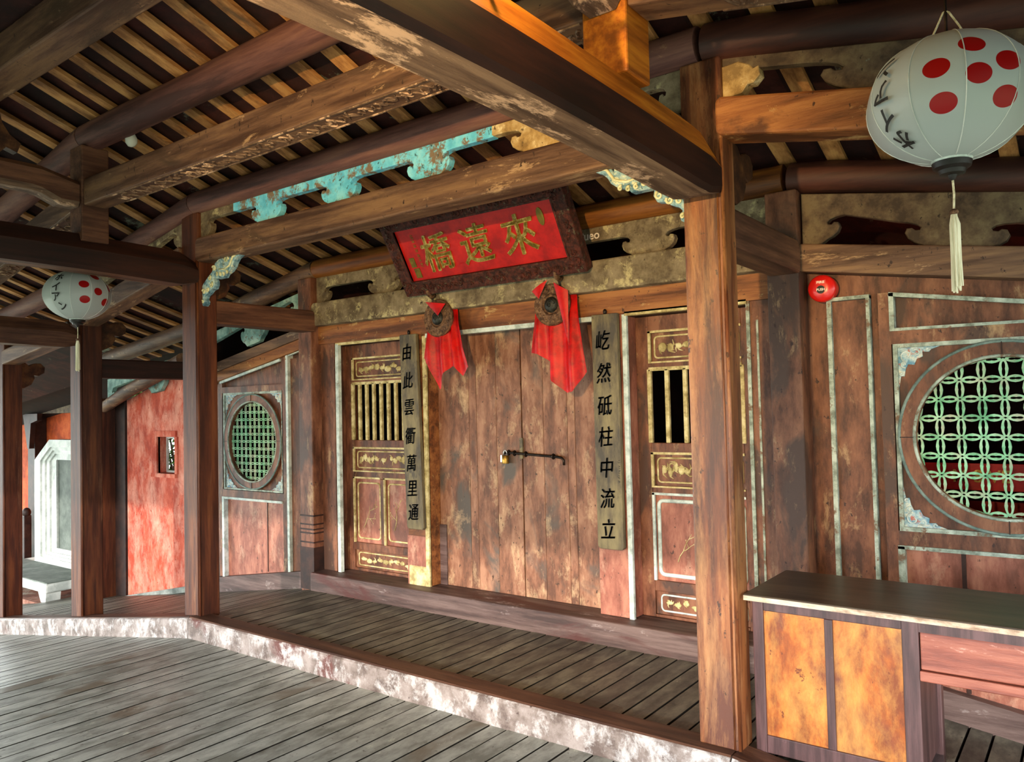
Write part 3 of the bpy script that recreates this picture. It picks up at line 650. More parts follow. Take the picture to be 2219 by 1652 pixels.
for x_, z_ in ((-0.10, 1.24), (-0.05, 1.237), (0.045, 1.232), (0.27, 1.22)):
    q = B().tube([(x_, 0.022 + 0.016 * math.cos(a), z_ + 0.016 * math.sin(a)) for a in [2 * PI * k / 12 for k in range(12)]], 0.005, 6, closed=True); q.build('bolt_staple', 'iron', slide, smooth=True)
pk = thing('padlock', (-0.125, 0.015, 1.16), 'small brass padlock hanging from the sliding bolt of the double door', 'padlock')
B().lathe([(0.001, 0), (0.024, 0), (0.025, 0.004), (0.025, 0.052), (0.022, 0.056), (0.001, 0.056)], 16, (-0.122, 0.012, 1.165)).build('lock_body', 'brass', pk, smooth=40)
B().tube([(-0.137, 0.012, 1.22), (-0.137, 0.012, 1.24), (-0.13, 0.012, 1.252), (-0.122, 0.012, 1.256), (-0.114, 0.012, 1.252), (-0.107, 0.012, 1.24), (-0.107, 0.012, 1.22)], 0.0045, 8).build('shackle', 'steel', pk, smooth=True)
B().box(-0.158, -0.145, 0.002, 0.02, 1.175, 1.222).build('lock_tab', 'steel', pk)

d1.location.y += 0.04; pk.location.y += 0.04
# sidelights
def rrect(x0, x1, z0_, z1_, r, y, rad, b, n=4):
    pts = []
    for cx, cz, a0 in ((x1 - r, z1_ - r, 0), (x0 + r, z1_ - r, PI / 2), (x0 + r, z0_ + r, PI), (x1 - r, z0_ + r, 1.5 * PI)):
        for k in range(n + 1):
            a = a0 + PI / 2 * k / n; pts.append((cx + r * math.cos(a), y, cz + r * math.sin(a)))
    b.tube(pts, rad, 6, closed=True)
def relief(b, x0, x1, z0_, z1_, y, rnd, kind='vine', dens=1.0):
    W_ = x1 - x0; H_ = z1_ - z0_
    if kind == 'twig':
        def br(x, z, a, L_, r, d):
            pts = [(x, y, z)]
            for i in range(5):
                a += rnd.uniform(-0.35, 0.35); x += L_ / 5 * math.cos(a); z += L_ / 5 * math.sin(a)
                x = min(max(x, x0), x1); z = min(max(z, z0_), z1_); pts.append((x, y, z))
                if d and i in (1, 3): br(x, z, a + rnd.choice((-0.9, 0.9)), L_ * 0.5, r * 0.7, d - 1)
            b.tube(pts, [r, r, r, r * 0.8, r * 0.6, r * 0.4], 5)
            if d < 2: b.ell((x, y, z), (r * 2.2, r, r * 2.2), 7, 5)
        br(x0 + W_ * 0.2, z0_ + H_ * 0.15, 1.0, H_ * 0.6, 0.0035, 2); return
    n = int(9 * dens)
    for i in range(n):
        cx = x0 + W_ * (i + 0.5) / n; cz = z0_ + H_ * rnd.uniform(0.3, 0.7)
        if kind == 'beast' and abs(cx - (x0 + x1) / 2) < W_ * 0.12 and i % 2: continue
        b.ell((cx, y, cz), (W_ / n * rnd.uniform(0.4, 0.7), 0.007, H_ * rnd.uniform(0.16, 0.32)), 8, 5)
        for j in range(4):
            a0 = rnd.uniform(0, 6.28); L_ = rnd.uniform(0.3, 0.55) * H_
            pts = [(min(max(cx + L_ * s_ * math.cos(a0 + 1.4 * s_), x0), x1), y, min(max(cz + L_ * s_ * math.sin(a0 + 1.4 * s_), z0_), z1_)) for s_ in (0, 0.3, 0.6, 1.0)]
            b.tube(pts, [0.006, 0.006, 0.005, 0.002], 5)
def sidelight(name, x0, x1, zs, bars, two_low, seed, trims):
    d = setting(name, ((x0 + x1) / 2, 0.06, 0.26)); rnd = random.Random(seed)
    zt1, zt0, zb1, zb0, zm1, zm0, zl1, zl0, zf1, zf0 = zs     # top panel, bars, middle panel, low panels, foot panel: upper and lower edges
    yf, yp = 0.055, 0.075
    sw = 0.085
    b = B(); b.box(x0, x0 + sw, yf, 0.11, 0.262, 2.09); b.box(x1 - sw, x1, yf, 0.11, 0.262, 2.09)
    for a, c in ((zt1, 2.09), (zb1, zt0), (zm1, zb0), (zl1, zm0), (zf1, zl0), (0.262, zf0)): b.box(x0 + sw, x1 - sw, yf, 0.11, a, c)
    xa, xb = x0 + sw, x1 - sw; xm = (xa + xb) / 2
    if two_low: b.box(xm - 0.02, xm + 0.02, yf, 0.11, zl0, zl1)
    b.build('frame', 'wall_wood', d, bevel=0.004)
    for z1_, z0_, k in ((zt1, zt0, 'vine'), (zm1, zm0, 'beast'), (zf1, zf0, 'vine')):
        p = B().box(xa, xb, yp, 0.10, z0_, z1_).build('panel', 'wall_wood', d)
        q = B(); rrect(xa + 0.035, xb - 0.02, z0_ + 0.022, z1_ - 0.022, 0.022, yp - 0.002, 0.006, q)
        q.build('panel_border', trims[0] if z1_ != zf1 else trims[1], p, smooth=True)
        q = B(); relief(q, xa + 0.06, xb - 0.045, z0_ + 0.04, z1_ - 0.04, yp - 0.001, rnd, k, 1.0 if k == 'vine' else 1.5)
        q.build('carved_relief', 'trim_cream', p, smooth=True)
    lows = [(xa, xm - 0.02), (xm + 0.02, xb)] if two_low else [(xa, xb)]
    for a, c in lows:
        p = B().box(a, c, yp, 0.10, zl0, zl1).build('panel', 'pink_board', d)
        q = B(); rrect(a + 0.035, c - 0.02, zl0 + 0.035, zl1 - 0.035, 0.03, yp - 0.002, 0.0075 if two_low else 0.013, q)
        q.build('panel_border', trims[1], p, smooth=True)
        q = B(); relief(q, a + 0.05, c - 0.04, zl0 + 0.07, zl1 - 0.12, yp - 0.001, rnd, 'twig'); q.build('carved_relief', 'trim_cream', p, smooth=True)
        q = B(); q.box(a, a + 0.016, yf - 0.005, yf + 0.01, zl0, zl1 + 0.012); q.box(a, c, yf - 0.005, yf + 0.01, zl1, zl1 + 0.014); q.build('panel_edge', trims[1], p)
    q = B()
    for z1_, z0_ in ((zt1, zt0), (zm1, zm0)):
        q.box(xa, xa + 0.016, yf - 0.005, yf + 0.01, z0_, z1_ + 0.012); q.box(xa, xb, yf - 0.005, yf + 0.01, z1_, z1_ + 0.014); q.box(xa, xb, yf - 0.005, yf + 0.01, z0_ - 0.01, z0_)
    q.build('panel_edge', trims[0], d)
    n = bars
    for k in range(n):
        xx = xa + (xb - xa) * k / (n - 1)
        B().box(xx - 0.0135, xx + 0.0135, yf - 0.004, yf + 0.022, zb0, zb1).build('lattice_bar', 'trim_cream', d, bevel=0.005)
    B().box(xa, xb, yf - 0.004, yf + 0.02, zb1 - 0.012, zb1 + 0.01).build('bar_rail', 'trim_cream', d)
    return d
sidelight('door_2', -1.80, -0.97, (1.97, 1.81, 1.775, 1.315, 1.245, 1.07, 1.005, 0.49, 0.43, 0.285), 9, True, 3, ('trim_cream', 'trim_cream'))
B().tube([(-1.035 + 0.022 * math.cos(a), 0.04, 1.155 + 0.024 * math.sin(a)) for a in [PI * 0.3 + 1.5 * PI * k / 10 for k in range(11)]], 0.005, 6).build('ring_pull', 'iron', bpy.data.objects['door_2'], smooth=True)
sidelight('door_3', 0.885, 1.64, (1.985, 1.81, 1.765, 1.315, 1.245, 1.055, 1.0, 0.485, 0.42, 0.28), 6, False, 11, ('trim_cream', 'trim_white'))
for n_ in ('door_2', 'door_3'): bpy.data.objects[n_].location.y += 0.035
dk = B(); dk.box(-1.81, -0.96, 0.0, 0.14, 2.09, 2.13); dk.box(0.88, 1.65, 0.0, 0.14, 2.09, 2.13); dk.build('head_reveal', 'dark_wood', wb)

# couplet boards
def couplet(x0, x1, chars, zs, label, shift):
    t = thing('couplet_board', ((x0 + x1) / 2, -0.06, 0.68), label, 'board', 'couplet boards beside the door')
    s_ = shift
    B().prism([(x0, 0.69), (x0 + 0.015, 0.675), (x1 - 0.015, 0.675), (x1, 0.69), (x1 + s_, 2.11), (x0 + s_, 2.11)], 'y', -0.075, -0.045).build('board', 'couplet_board', t, bevel=0.004)
    for c, z in zip(chars, zs):
        k = (z - 0.68) / 1.43
        q = B()
        for ox, oz in ((-0.0022, 0), (0.0022, 0.0008), (0, -0.0014)):
            q.text(c, 0.122, 0.0022, lambda x, y, zz: ((x0 + x1) / 2 - 0.01 + s_ * k + ox + x + 0.10 * y, -0.0765 - zz, z + oz + y * 1.08 + 0.08 * x), 0.0, 0.85)
        q.build('character', 'ink', t)
    B().ell(((x0 + x1) / 2 + s_, -0.06, 2.125), (0.012, 0.012, 0.018)).build('hook', 'iron', t, smooth=True)
    return t
couplet(-0.955, -0.785, '由此雲衢萬里通', [1.98, 1.77, 1.57, 1.36, 1.16, 0.975, 0.80], 'grey board of vertical black characters hung left of the double door', -0.045)
cr = couplet(0.675, 0.855, '屹然砥柱中流立', [1.95, 1.75, 1.55, 1.36, 1.17, 0.985, 0.80], 'grey board of vertical black characters hung right of the double door', -0.005)
b = B(); rs = random.Random(2)
for k in range(5):
    for j in range(3):
        x_ = 0.838 + rs.uniform(-0.005, 0.005); z_ = 1.20 - k * 0.03 + j * 0.007; b.bar((x_ - 0.006, -0.077, z_), (x_ + 0.006, -0.077, z_ + rs.uniform(-0.006, 0.006)), 0.002, 0.002)
b.build('side_inscription', 'ink', cr)

# ------------------------------------------------------------------ signboard
sg = thing('signboard', (-0.035, -0.15, 2.385), 'red signboard with three gilt characters in a carved dark frame over the door', 'signboard', rot=(math.radians(30), 0, 0))
# local: x along the board, z up the board, y thickness (front is -y)
HW, HH = 0.76, 0.585
f = B()
fw = 0.105
f.prism([(-HW, 0), (HW, 0), (HW - fw, fw), (-HW + fw, fw)], 'y', -0.05, 0.03); f.prism([(-HW, HH), (HW, HH), (HW - fw, HH - fw), (-HW + fw, HH - fw)], 'y', -0.05, 0.03)
f.prism([(-HW, 0), (-HW, HH), (-HW + fw, HH - fw), (-HW + fw, fw)], 'y', -0.05, 0.03); f.prism([(HW, 0), (HW, HH), (HW - fw, HH - fw), (HW - fw, fw)], 'y', -0.05, 0.03)
fo = f.build('frame', 'sign_frame', sg, local=True, bevel=0.006)
q = B(); rnd = random.Random(9)
def scrolls(xa, xb, za, zb, n):
    for i in range(n):
        cx = rnd.uniform(xa, xb); cz = rnd.uniform(za, zb); r = rnd.uniform(0.012, 0.026); a0 = rnd.uniform(0, 6.28); dr = rnd.choice((-1, 1))
        pts = []
        for k in range(11):
            a = a0 + dr * 5.5 * k / 10; rr = r * (1 - 0.075 * k); pts.append((cx + rr * math.cos(a), -0.052, cz + rr * math.sin(a)))
        q.tube(pts, [0.006] * 8 + [0.004, 0.003, 0.002], 5)
scrolls(-HW + 0.04, HW - 0.04, 0.03, fw - 0.035, 46); scrolls(-HW + 0.04, HW - 0.04, HH - fw + 0.035, HH - 0.03, 46); scrolls(-HW + 0.03, -HW + fw - 0.035, 0.04, HH - 0.04, 16); scrolls(HW - fw + 0.035, HW - 0.03, 0.04, HH - 0.04, 16)
q.build('frame_pattern', 'sign_frame', fo, local=True, smooth=True)
q = B(); rr_ = HW - fw
q.box(-rr_ - 0.008, rr_ + 0.008, -0.054, -0.03, fw - 0.012, fw); q.box(-rr_ - 0.008, rr_ + 0.008, -0.054, -0.03, HH - fw, HH - fw + 0.012)
q.box(-rr_ - 0.012, -rr_, -0.054, -0.03, fw, HH - fw); q.box(rr_, rr_ + 0.012, -0.054, -0.03, fw, HH - fw); q.build('inner_bead', 'sign_frame', fo, local=True)
B().box(-rr_, rr_, -0.03, 0.02, fw, HH - fw).build('red_panel', 'sign_red', sg, local=True)
for c, x_, zc in (('來', 0.355, 0.30), ('遠', 0.0, 0.295), ('橋', -0.345, 0.285)):
    q = B()
    for ox, oz in ((-0.003, 0), (0.003, 0.002), (0, -0.003), (0, 0.003)):
        q.text(c, 0.27, 0.005, lambda x, y, z: (x_ + ox + x + 0.06 * y, -0.034 - z, zc + oz + y * 1.04 + 0.05 * x))
    q.build('character', 'gold', sg, local=True)
B().lathe([(0.001, 0), (0.024, 0), (0.024, 0.004), (0.001, 0.005)], 20, (0, 0, 0), 'y').build('seal', 'gold_dull', sg, local=True)
sl = bpy.data.objects['seal']; sl.location = (0.545, -0.031, 0.385); sl.scale = (1, 1, 2.4)
b = B(); b.box(-0.605, -0.555, -0.035, -0.03, 0.125, 0.195); b.box(-0.615, -0.57, -0.035, -0.03, 0.205, 0.275); b.build('seal', 'gold_dull', sg, local=True)
b = B()
for k in range(7):
    for j in range(3): b.bar((-0.53, -0.032, 0.43 - k * 0.034 - j * 0.009), (-0.508, -0.032, 0.43 - k * 0.034 - j * 0.009 + rnd.uniform(-0.006, 0.006)), 0.003, 0.004)
b.build('side_inscription', 'gold_dull', sg, local=True)
for x_, nm in ((-0.585, 'left'), (0.495, 'right')):
    hk = thing('sign_hook', (x_, -0.13, 2.37), 'iron hook under the signboard above the %s red cloth' % ('shorter' if nm == 'left' else 'longer'), 'hook', 'signboard hooks')
    B().tube([(x_, -0.125, 2.36), (x_, -0.16, 2.345), (x_, -0.19, 2.36), (x_, -0.20, 2.40), (x_, -0.185, 2.43)], [0.014, 0.016, 0.018, 0.016, 0.01], 10).build('hook_arm', 'bronze', hk, smooth=True)
    B().ell((x_, -0.195, 2.415), (0.026, 0.02, 0.034)).build('hook_boss', 'bronze', hk, smooth=True)
    B().tube([(x_, -0.135, 2.36), (x_ - 0.012, -0.14, 2.335), (x_ - 0.004, -0.138, 2.30)], 0.007, 6).build('hook_tip', 'iron', hk, smooth=True)

# discs and cloths
def disc(x, z, label, yc=-0.135):
    t = thing('door_eye', (x, yc, z), label, 'ornament', 'carved discs over the door')
    P = [(0.001, -0.02), (0.126, -0.02), (0.134, -0.012), (0.135, 0.002), (0.128, 0.010), (0.120, 0.007), (0.072, 0.009), (0.066, 0.016), (0.058, 0.008), (0.001, 0.004)]
    B().lathe(P, 40, (x, yc, z), 'y').build('plate', 'bronze', t, smooth=35)
    b = B(); rn = random.Random(int(x * 100))
    for k in range(22):
        a = 2 * PI * k / 22; r_ = 0.090 + 0.014 * (k % 2); b.ell((x + r_ * math.cos(a), yc - 0.007, z + r_ * math.sin(a)), (0.010, 0.004, 0.010), 7, 5)
    b.build('rim_carving', 'bronze', t, smooth=True)
    c = B().lathe([(0.001, 0.0), (0.052, 0.0), (0.05, 0.012), (0.03, 0.026), (0.001, 0.032)], 24, (x, yc, z), 'y'); bo = c.build('boss', 'bronze_dark', t, smooth=True)
    b = B(); pts = [(x + 0.034 * (1 - k / 16) * math.cos(2.2 * PI * k / 16), yc - 0.026 - 0.006 * k / 16, z + 0.034 * (1 - k / 16) * math.sin(2.2 * PI * k / 16)) for k in range(16)]
    b.tube(pts, 0.006, 6); b.build('boss_swirl', 'bronze_dark', bo, smooth=True)
    return t
disc(-0.55, 2.195, 'carved bronze disc with the shorter red cloth behind it')
disc(0.42, 2.195, 'carved bronze disc with the longer red cloth behind it')
def cloth(name, cols, label, x, flap, flap2=None):
    """cols: (u, top x, top z, bottom x, bottom z, depth) along the hanging sheet"""
    t = thing('red_cloth', (x, -0.10, 2.0), label, 'cloth', 'red cloths on the carved discs')
    nu, nv = 64, 40; vs = []; fs = []
    def interp(u, i):
        for a, c in zip(cols, cols[1:]):
            if a[0] <= u <= c[0]:
                q = (u - a[0]) / (c[0] - a[0]); 
                if i == 5: q = q * q * (3 - 2 * q)
                return a[i] + (c[i] - a[i]) * q
    for j in range(nv + 1):
        v = j / nv
        for i in range(nu + 1):
            u = i / nu; xt, zt, xb, zb, dp = (interp(u, k) for k in (1, 2, 3, 4, 5))
            e = v ** 0.85
            xx = xt + (xb - xt) * e; zz = zt + (zb - zt) * v; yy = -0.075 - 0.03 * math.sin(min(1, v * 3) * PI / 2) - dp * min(1, v * 1.4) + 0.006 * math.sin(9 * u + 5 * v) * v
            vs.append((xx, yy, zz))
    for j in range(nv):
        for i in range(nu): a = j * (nu + 1) + i; fs.append((a, a + nu + 1, a + nu + 2, a + 1))
    B().add(vs, fs).build('hanging_sheet', 'red_cloth', t, smooth=60)
    for k, fl_ in enumerate([flap] + ([flap2] if flap2 else [])):
        b = B(); A_, C_, D_ = fl_; n = 10; vs = []; fs = []
        for j in range(n + 1):
            for i in range(n + 1):
                p = Vector(A_).lerp(Vector(C_), i / n); q_ = p.lerp(Vector(D_), j / n); q_.y -= 0.012 * math.sin(PI * i / n) * (1 - j / n) ; vs.append(tuple(q_))
        for j in range(n):
            for i in range(n): a = j * (n + 1) + i; fs.append((a, a + n + 1, a + n + 2, a + 1))
        b.add(vs, fs).build('folded_flap', 'red_cloth', t, smooth=True)
    return t
cloth('l', [(0, -0.655, 2.30, -0.715, 1.92, 0.0), (0.14, -0.635, 2.33, -0.66, 1.87, 0.035), (0.30, -0.60, 2.335, -0.575, 1.685, 0.0), (0.46, -0.55, 2.335, -0.50, 1.80, 0.05), (0.58, -0.50, 2.335, -0.445, 1.85, 0.0), (0.72, -0.47, 2.32, -0.39, 1.84, 0.045), (0.84, -0.44, 2.30, -0.345, 1.775, 0.015), (1, -0.42, 2.26, -0.27, 1.835, 0.05)],
      'shorter red satin cloth hanging with ragged points behind the left carved disc', -0.5,
      ((-0.64, -0.168, 2.315), (-0.45, -0.168, 2.285), (-0.515, -0.178, 2.205)))
cloth('r', [(0, 0.29, 2.29, 0.235, 1.90, 0.0), (0.15, 0.31, 2.335, 0.30, 1.89, 0.035), (0.28, 0.36, 2.34, 0.37, 1.84, 0.0), (0.45, 0.42, 2.34, 0.405, 1.715, 0.045), (0.66, 0.48, 2.335, 0.505, 1.635, 0.005), (0.82, 0.53, 2.32, 0.57, 1.64, 0.05), (1, 0.57, 2.26, 0.65, 1.76, 0.01)],
      'longer red satin cloth hanging in a broad point behind the right carved disc', 0.45,
      ((0.29, -0.168, 2.29), (0.41, -0.168, 2.35), (0.35, -0.178, 2.235)),
      ((0.46, -0.172, 2.33), (0.56, -0.16, 2.27), (0.555, -0.16, 1.93)))

# ------------------------------------------------------------------ side walls with round windows
def ring_pts(cx, cz, r, n=48): return [(cx + r * math.cos(2 * PI * k / n), cz + r * math.sin(2 * PI * k / n)) for k in range(n)]
def round_window(name, cx, cz, r, hw, zlo, zhi, sp, trim='trim_pale'):
    wn_ = setting(name, (cx, 0.0, zlo))
    x0, x1 = cx - hw, cx + hw
    B().sil([(x0, zlo), (x1, zlo), (x1, zhi), (x0, zhi)], 0.012, 0.04, holes=[ring_pts(cx, cz, r * 0.86)]).build('window_board', 'wall_wood', wn_)
    q = B(); tw = 0.02
    q.box(x0 - tw, x0, -0.012, 0.03, zlo - tw, zhi + tw); q.box(x1, x1 + tw, -0.012, 0.03, zlo - tw, zhi + tw); q.box(x0, x1, -0.012, 0.03, zhi, zhi + tw); q.box(x0, x1, -0.012, 0.03, zlo - tw, zlo)
    q.build('frame', trim, wn_)
    rg = B().sil(ring_pts(cx, cz, r, 64), -0.02, 0.03, holes=[ring_pts(cx, cz, r * 0.845, 64)], bev=0.006).build('ring', 'wall_wood', wn_)
    for rr, nm in ((r * 1.0, 'ring_edge'), (r * 0.85, 'ring_lip')):
        B().tube([(p[0], -0.018, p[1]) for p in ring_pts(cx, cz, rr, 64)], 0.008, 6, closed=True).build(nm, 'ring_edge' if rr == r else 'trim_pale', rg, smooth=True)
    g = B()
    for a in (0.02, PI / 2, PI, 1.5 * PI): g.bar((cx + r * 0.85 * math.cos(a), -0.0225, cz + r * 0.85 * math.sin(a)), (cx + r * math.cos(a), -0.0225, cz + r * math.sin(a)), 0.004, 0.004, (0, 1, 0))
    g.build('joint_line', 'dark_wood', rg)
    lt = B(); R_ = r * 0.86; n = int(R_ / sp) + 1
    def oval(px, pz, a, c):
        k = 20
        for tr in (0.0,):
            pts = [(px + a * math.cos(2 * PI * i / k), 0.02, pz + c * math.sin(2 * PI * i / k)) for i in range(k)]
            o = len(lt.v); th = (0.08 if sp > 0.08 else 0.062) * sp; dep = 0.012 if sp > 0.08 else 0.006
            for (u, _, w_) in pts:
                dx_, dz_ = u - px, w_ - pz; L_ = math.hypot(dx_, dz_); nx, nz_ = dx_ / L_, dz_ / L_
                for (e, yy) in ((th, 0.014), (th, 0.014 + dep), (-th, 0.014 + dep), (-th, 0.014)): lt.v.append((u + nx * e, yy, w_ + nz_ * e))
            for i in range(k):
                j = (i + 1) % k
                for m_ in range(4): lt.f.append((o + i * 4 + m_, o + i * 4 + (m_ + 1) % 4, o + j * 4 + (m_ + 1) % 4, o + j * 4 + m_))
    for i in range(-n, n + 1):
        for j in range(-n, n + 1):
            for (px, pz, a, c) in ((cx + i * sp, cz + (j + 0.5) * sp, sp * 0.14, sp * 0.47), (cx + (i + 0.5) * sp, cz + j * sp, sp * 0.35, sp * 0.12)):
                if math.hypot(px - cx, pz - cz) < R_ + sp * 0.25: oval(px, pz, a, c)
    lt.build('lattice', 'lattice_green', wn_)
    for sx in (-1, 1):
        for sz in (-1, 1):
            ox, oz = (x0 if sx < 0 else x1), (zlo if sz < 0 else zhi); s_ = r * 0.44
            pl = [(0, 0), (0.95, 0.0), (0.75, 0.07), (0.7, 0.13), (0.55, 0.12), (0.56, 0.24), (0.42, 0.30), (0.36, 0.44), (0.22, 0.42), (0.16, 0.55), (0.13, 0.72), (0.05, 0.72), (0.0, 1.0)]
            B().sil([(ox - sx * u * s_, oz - sz * v * s_) for u, v in pl], 0.004, 0.012).build('corner_ornament', 'corner_paint', wn_)
            q = B()
            for (u, v, rr) in ((0.2, 0.2, 0.16), (0.42, 0.14, 0.09), (0.13, 0.42, 0.09), (0.68, 0.06, 0.05), (0.06, 0.66, 0.05)):
                pts = []
                for k in range(13):
                    a = 5.6 * k / 12 + u * 9; e = rr * s_ * (1 - 0.06 * k); pts.append((ox - sx * (u * s_ + e * math.cos(a)), 0.003, oz - sz * (v * s_ + e * math.sin(a))))
                q.tube(pts, 0.004, 5)
            q.build('corner_scroll', 'trim_white', wn_, smooth=True)
    return wn_
# left bay
wl_ = setting('wall_left')
sb_ = lambda x: 0.245 + 0.15 * (x + 2.06)            # top of the base rail
st_ = lambda x: 2.285 + 0.185 * (x + 2.02)           # top of the wall under the head beam
XL0, XL1 = -3.68, -2.14
B().sil([(XL0, sb_(XL0) - 0.05), (XL1, sb_(XL1) - 0.05), (XL1, st_(XL1) - 0.10), (XL0, st_(XL0) - 0.10)], 0.03, 0.06, holes=[[(-3.34, 0.875), (-2.545, 0.875), (-2.545, 1.715), (-3.34, 1.715)]]).build('wall_panel', 'wall_wood', wl_)
B().prism([(XL0, sb_(XL0) - 0.15), (XL1, sb_(XL1) - 0.15), (XL1, sb_(XL1)), (XL0, sb_(XL0))], 'y', -0.045, 0.04).build('base_rail', 'sill_wood', wl_, bevel=0.006)
B().prism([(XL0, st_(XL0) - 0.17), (XL1, st_(XL1) - 0.17), (XL1, st_(XL1)), (XL0, st_(XL0))], 'y', -0.05, 0.04).build('head_rail', 'wall_orange', wl_, bevel=0.006)
B().prism([(XL0, st_(XL0) - 0.085), (XL1, st_(XL1) - 0.085), (XL1, st_(XL1) + 0.002), (XL0, st_(XL0) + 0.002)], 'y', -0.075, -0.03).build('head_rail', 'beam_x', wl_, bevel=0.006)
B().box(-2.505, -2.425, -0.012, 0.035, sb_(-2.47), st_(-2.5) - 0.16).build('stile', 'wall_wood', wl_)
B().box(-3.46, -3.40, -0.012, 0.035, sb_(-3.4), st_(-3.46) - 0.16).build('stile', 'wall_wood', wl_)
B().box(-3.40, -2.505, -0.012, 0.035, 1.745, 1.80).build('rail', 'wall_wood', wl_); B().box(-3.40, -2.505, -0.012, 0.035, 0.785, 0.855).build('rail', 'wall_wood', wl_)
B().box(-3.38, -2.51, 0.02, 0.035, sb_(-3.4), 0.79).build('lower_board', 'pink_board', wl_)
B().box(-2.40, -2.14, 0.0, 0.035, sb_(-2.4), st_(-2.4) - 0.2).build('board', 'wall_wood', wl_)
q = B()
q.box(-2.425, -2.395, -0.03, 0.03, sb_(-2.42), 2.045); q.bar((-2.415, -0.015, 2.04), (-2.235, -0.015, 2.08), 0.02, 0.022)
q.box(-3.40, -3.37, -0.025, 0.03, sb_(-3.4), 0.785); q.box(-3.40, -2.51, -0.022, 0.03, 0.765, 0.785)
q.bar((-3.42, -0.015, 1.845), (-2.51, -0.015, 2.01), 0.02, 0.022)
q.build('trim', 'trim_white', wl_)
B().box(-2.77, -2.762, 0.015, 0.03, sb_(-2.7), 0.765).build('board_joint', 'dark_wood', wl_)
round_window('window_1', -2.94, 1.297, 0.425, 0.425, 0.87, 1.725, 0.066)
# right bay
wr = setting('wall_right')
tb = lambda x: 0.245 - 0.15 * (x - 2.0)
tt = lambda x: 2.225 - 0.155 * (x - 1.95)
XR0, XR1 = 1.94, 3.7
B().sil([(XR0, tb(XR0) - 0.1), (XR1, tb(XR1) - 0.1), (XR1, tt(XR1)), (XR0, tt(XR0))], 0.03, 0.06, holes=[[(2.40, 0.935), (3.245, 0.935), (3.245, 1.785), (2.40, 1.785)]]).build('wall_panel', 'wall_wood', wr)
B().prism([(XR0, tb(XR0) - 0.17), (XR1, tb(XR1) - 0.17), (XR1, tb(XR1)), (XR0, tb(XR0))], 'y', -0.04, 0.04).build('base_rail', 'sill_wood', wr)
B().prism([(XR0, tt(XR0)), (XR1, tt(XR1)), (XR1, tt(XR1) + 0.145), (XR0, tt(XR0) + 0.145)], 'y', -0.09, 0.04).build('head_rail', 'beam_x', wr, bevel=0.008)
B().prism([(2.30, tb(2.3)), (2.355, tb(2.35)), (2.355, 2.08), (2.30, 2.08)], 'y', -0.005, 0.035).build('stile', 'wall_wood', wr)
B().box(2.355, 3.3, -0.008, 0.035, 1.82, 1.885).build('rail', 'wall_wood', wr); B().box(2.355, 3.3, -0.008, 0.035, 0.825, 0.9).build('rail', 'wall_wood', wr)
B().box(2.06, 2.26, 0.012, 0.035, tb(2.06), 2.06).build('board', 'wall_wood', wr)
B().box(2.38, 3.3, 0.018, 0.035, tb(3.2), 0.82).build('lower_board', 'pink_board', wr)
q = B()
q.box(2.055, 2.077, -0.015, 0.035, tb(2.06), 2.075); q.box(2.245, 2.262, -0.015, 0.035, tb(2.25), 2.075); q.box(2.055, 2.262, -0.012, 0.035, 2.062, 2.08)
q.box(2.352, 2.374, -0.02, 0.035, 1.885, 2.075); q.bar((2.352, -0.008, 2.07), (3.3, -0.008, 1.915), 0.024, 0.02); q.bar((2.352, -0.006, 1.892), (3.3, -0.006, 1.885), 0.02, 0.014)
q.box(2.352, 2.382, -0.02, 0.035, tb(2.35), 0.825); q.box(2.352, 3.3, -0.02, 0.035, 0.812, 0.83)
q.build('trim', 'trim_pale', wr)
B().box(2.62, 2.638, 0.005, 0.03, tb(2.6), 0.81).build('board_joint', 'dark_wood', wr)
round_window('window_2', 2.822, 1.36, 0.445, 0.44, 0.92, 1.80, 0.0905)

# alarm button
al = thing('fire_alarm', (2.043, -0.02, 2.13), 'round red push button fire alarm high on the right wall', 'alarm')
B().lathe([(0.001, -0.05), (0.068, -0.05), (0.071, 0.0), (0.070, 0.014), (0.062, 0.024), (0.035, 0.032), (0.024, 0.033), (0.001, 0.033)], 40, (2.043, -0.03, 2.13), 'y').build('housing', 'alarm_red', al, smooth=35)
B().lathe([(0.001, 0.03), (0.021, 0.03), (0.021, 0.036), (0.001, 0.037)], 24, (2.043, -0.03, 2.122), 'y').build('button', 'lantern_cap', al, smooth=35)
B().text('PUSH', 0.018, 0.0004, lambda x, y, z: (2.043 + x, -0.0675 - z, 2.122 + y), 0.0004).build('button_text', 'white_print', al)
B().box(2.017, 2.069, -0.0635, -0.05, 2.151, 2.170).build('name_plate', 'alarm_red', al)
B().text('FIRE', 0.017, 0.0004, lambda x, y, z: (2.043 + x * 1.3, -0.0640 - z, 2.1605 + y), 0.0004).build('plate_text', 'white_print', al)

# ------------------------------------------------------------------ shrine room behind the wall
sw_ = B()
sw_.box(-3.72, 6.5, 2.4, 2.46, -1.2, 3.2); sw_.box(-3.74, -3.69, 0.06, 2.42, -1.2, 3.0); sw_.box(6.45, 6.5, -0.1, 2.42, -1.2, 3.0)
struct(sw_.build('wall_shrine', 'shrine_dark'))
struct(B().box(3.68, 6.5, 0.0, 0.06, -1.2, 2.3).build('wall_right_end', 'wall_wood'))
ib = thing('inner_notice_board', (2.75, 0.9, 1.0), 'red board with gold capital letters seen through the right round window', 'board')
B().box(2.25, 3.6, 0.90, 0.93, 1.02, 1.17).build('board_face', 'board_red', ib)
B().text('M S VE', 0.10, 0.001, lambda x, y, z: (2.62 + x, 0.897 - z, 1.10 + y), 0.001).build('lettering', 'gold', ib)
ic = thing('inner_altar_cloth', (2.8, 0.95, 0.6), 'dark red cloth hanging behind the right round window', 'cloth')
